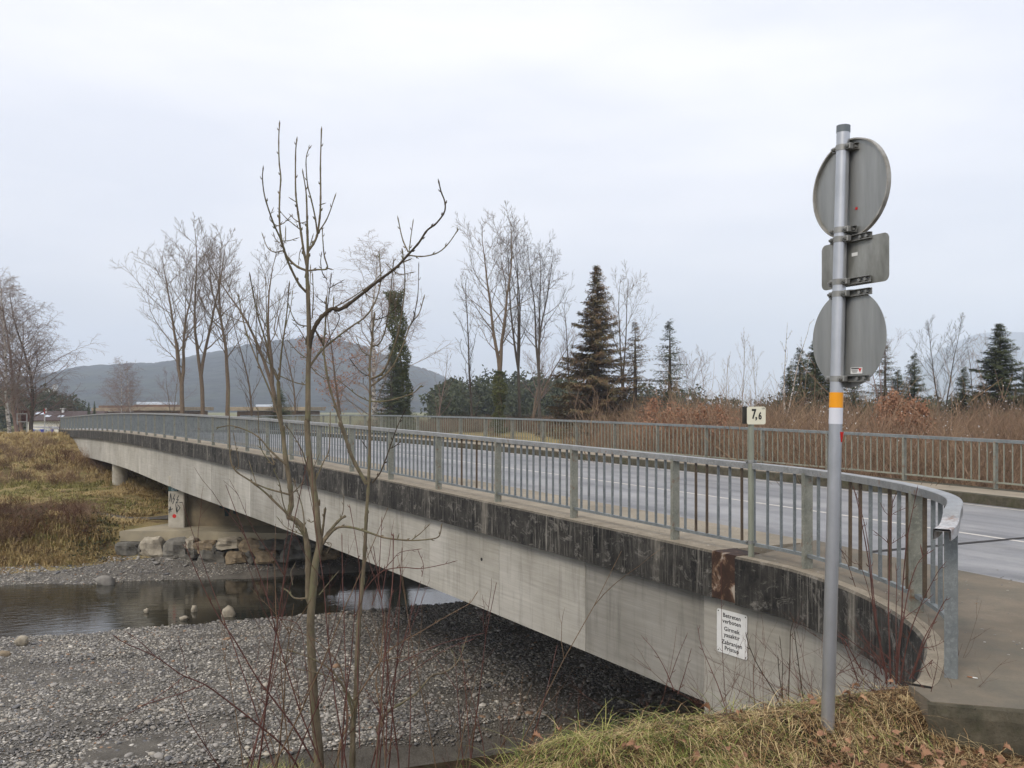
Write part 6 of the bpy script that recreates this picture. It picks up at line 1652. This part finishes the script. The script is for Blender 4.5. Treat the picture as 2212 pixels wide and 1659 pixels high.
# ------------------------------------------------------------------ buildings and small things at the far end
def house(name, px0, px1, pyb, pye, Y, depth, wall, label, roofm, ridge, cat='house'):
    x0, x1 = P(px0, 1, Y).x, P(px1, 1, Y).x; zb, ze = P(1, pyb, Y).z, P(1, pye, Y).z
    root = empty(name, ((x0 + x1) / 2, Y, zb), 0, label, cat); return root, x0, x1, zb, ze
Y = 160
root, x0, x1, zb, ze = house('house', 58, 205, 960, 908, Y, 8, None, 'white house with dark roof, skylights and blue shutters beyond the bank', None, None)
W_ = x1 - x0; Hh = ze - zb
mb = MB(); mb.box((0, 4, Hh / 2), (W_, 8, Hh)); mb.build('wall', M['housewhite'], root)
rz = -(892.5 - 880) / 2000 * Y - ze
mb = MB(); mb.prism([(-W_ / 2 - .4, -.6, Hh - .15), (-W_ / 2 - .4, 4, Hh + 1.35), (-W_ / 2 - .4, 8.6, Hh - .15), (-W_ / 2 - .4, 8.6, Hh + .05), (-W_ / 2 - .4, 4, Hh + 1.6), (-W_ / 2 - .4, -.6, Hh + .05)], (W_ + .8, 0, 0)); roof = mb.build('roof', M['roofdark'], root)
for cx, cw, fy in ((-W_ / 2 + 1.1, 1.7, 2.6), (-W_ / 2 + 3.0, .95, 1.3), (-W_ / 2 + 5.3, .95, 1.2)):
    z = Hh + .05 + (fy + .6) / 4.6 * 1.55
    mb = MB(); mb.box((cx, fy, z + .05), (cw, .9, .06), Matrix.Rotation(math.atan2(1.55, 4.6), 3, 'X')); mb.build('skylight', M['roofpale'], roof)
mb = MB(); mb.cyl((-W_ / 2 + 4.6, 3.4, Hh + 1.2), (-W_ / 2 + 4.6, 3.4, Hh + 2.0), .22, n=10); mb.box((-W_ / 2 + 4.6, 3.4, Hh + 2.0), (.7, .7, .12)); mb.build('chimney', M['white'], roof)
for px in (80.5, 104):
    cx = P(px, 1, Y).x - (x0 + x1) / 2; z = P(1, 934.5, Y).z - zb
    mb = MB(); mb.box((cx, -.03, z), (.95, .08, 1.1)); wd = mb.build('window', M['glass'], root)
    mb = MB(); mb.box((cx, -.09, z), (.06, .05, 1.1)); mb.box((cx, -.09, z + .1), (.95, .05, .05)); mb.build('frame', M['white'], wd)
    for sx in (-.72, .72): mb = MB(); mb.box((cx + sx, -.07, z), (.5, .07, 1.15)); mb.build('shutter', M['blue'], root)
# flat brown school-like buildings
def flat_building(name, px0, px1, py_top, Y, label, blocks):
    root, x0, x1, zb, ze = house(name, px0, px1, 940, py_top, Y, 12, None, label, None, None, 'building'); W_ = x1 - x0; Hh = ze - zb
    mb = MB(); mb.box((0, 8, Hh / 2 - .4), (W_, 16, Hh - .8)); mb.build('wall', M['brownwall'], root)
    mb = MB(); mb.box((0, 7.6, Hh - .35), (W_ + 2, 18, .7), None, .05); mb.build('roof', M['fascia'], root)
    n = max(3, int(W_ / 3)); wm = None
    for i in range(n):
        cx = -W_ / 2 + W_ * (i + .5) / n
        if wm is None:
            mb = MB(); mb.box((0, 0, 0), (W_ / n * .7, .1, 1.1)); o = mb.build('window', M['glass'], root); wm = o.data
        else: o = link('window', wm, None, root)
        o.location = (cx, -.04, Hh - 2.1)
    for a, b_, yt, yb_, mm in blocks:
        X0, X1 = P(a, 1, Y + 6).x - (x0 + x1) / 2, P(b_, 1, Y + 6).x - (x0 + x1) / 2; z0, z1 = P(1, yb_, Y + 6).z - zb, P(1, yt, Y + 6).z - zb
        mb = MB(); mb.box(((X0 + X1) / 2, 7, (z0 + z1) / 2), (X1 - X0, 7, z1 - z0), None, .05); mb.build('roof_block', M[mm], root)
    return root
flat_building('flat_building', 216, 306, 881, 175, 'low flat brown building left of the pale roof', [(225, 300, 876, 882, 'brownwall')])
flat_building('flat_building', 290, 388, 879, 172, 'low brown building with a bright pale metal roof block', [(306, 364, 868.5, 874.5, 'roofpale'), (300, 372, 874, 880, 'brownwall'), (372, 388, 879, 885, 'roofpale')])
flat_building('flat_building', 512, 652, 879, 170, 'flat tan roofed building behind the low dark conifer', [(560, 600, 874, 879, 'roofpale')])
# houses on the hill slope
for i, (px, py, w__) in enumerate(((118, 848, 9), (127, 851, 10), (134, 855, 9), (110, 857, 10), (121, 859, 12), (131, 838, 7))):
    Yh = 1150; c = P(px, py, Yh); t_ = (Yh - 900) / 1500
    hz_ = hillfn(1106 + (c.x / (.55 + .45 * Yh / 2000)), t_)[2]
    root = empty('hill_house', (c.x, Yh - 14, c.z), 0, ('tiny pale house, highest left of the six on the hill slope', 'tiny pale house, highest but one and right of it on the hill slope', 'tiny pale house at the right end of the middle row on the hill slope', 'tiny pale house at the far left of the cluster on the hill slope', 'widest tiny pale house, lowest of the cluster on the hill slope', 'tiny pale house standing highest and alone on the hill slope')[i], 'house', 'houses on the hill slope')
    mb = MB(); mb.box((0, 0, -3), (w__ * .5, 7, 11)); mb.build('wall', M['housewhite'], root)
    mb = MB(); mb.prism([(-w__ * .27, -4, 2.4), (-w__ * .27, 4, 2.4), (-w__ * .27, 0, 4.6)], (w__ * .54, 0, 0)); mb.build('roof', M['fascia'], root)
# metal frame, maroon board, striped post on the far bank
Y = 84; fr_ = empty('metal_frame', P(47.5, 936, Y), 0, 'empty pale rectangular metal frame with a crossbar on the far bank', 'sign frame')
h_ = (936 - 893) / 2000 * Y; w__ = 21 / 2000 * Y
for sx in (-1, 1): mb = MB(); mb.box((sx * w__ / 2, 0, h_ / 2 - .3), (.07, .07, h_ + .6)); mb.build('upright', M['paleframe'], fr_)
for z in (h_ - .035, h_ * .58): mb = MB(); mb.box((0, 0, z), (w__ - .075, .06, .07)); mb.build('crossbar', M['paleframe'], fr_)
Y = 88; bo = empty('maroon_board', P(46, 936, Y), 0, 'faded maroon board standing behind the pale metal frame', 'board')
z0, z1 = (936 - 911) / 2000 * Y, (936 - 886) / 2000 * Y
mb = MB(); mb.box((0, 0, (z0 + z1) / 2), (34 / 2000 * Y, .08, z1 - z0)); mb.build('panel', M['maroon'], bo)
for sx in (-.5, .5): mb = MB(); mb.box((sx, .08, z1 / 2 - .3), (.08, .08, z1 + .6)); mb.build('post', M['tree2'], bo)
Y = 90; po = empty('marker_post', P(96.5, 936, Y), 0, 'thin red topped white post before the white house', 'post')
h_ = (936 - 883) / 2000 * Y
mb = MB(); mb.cyl((0, 0, -.6), (0, 0, h_ * .8), .06, n=8); mb.build('pole', M['white'], po)
mb = MB(); mb.cyl((0, 0, h_ * .8), (0, 0, h_), .085, n=8); mb.build('top', M['red'], po)
mb = MB(); mb.box((.12, 0, h_ * .93), (.16, .1, .5)); mb.build('plate', M['white'], po)
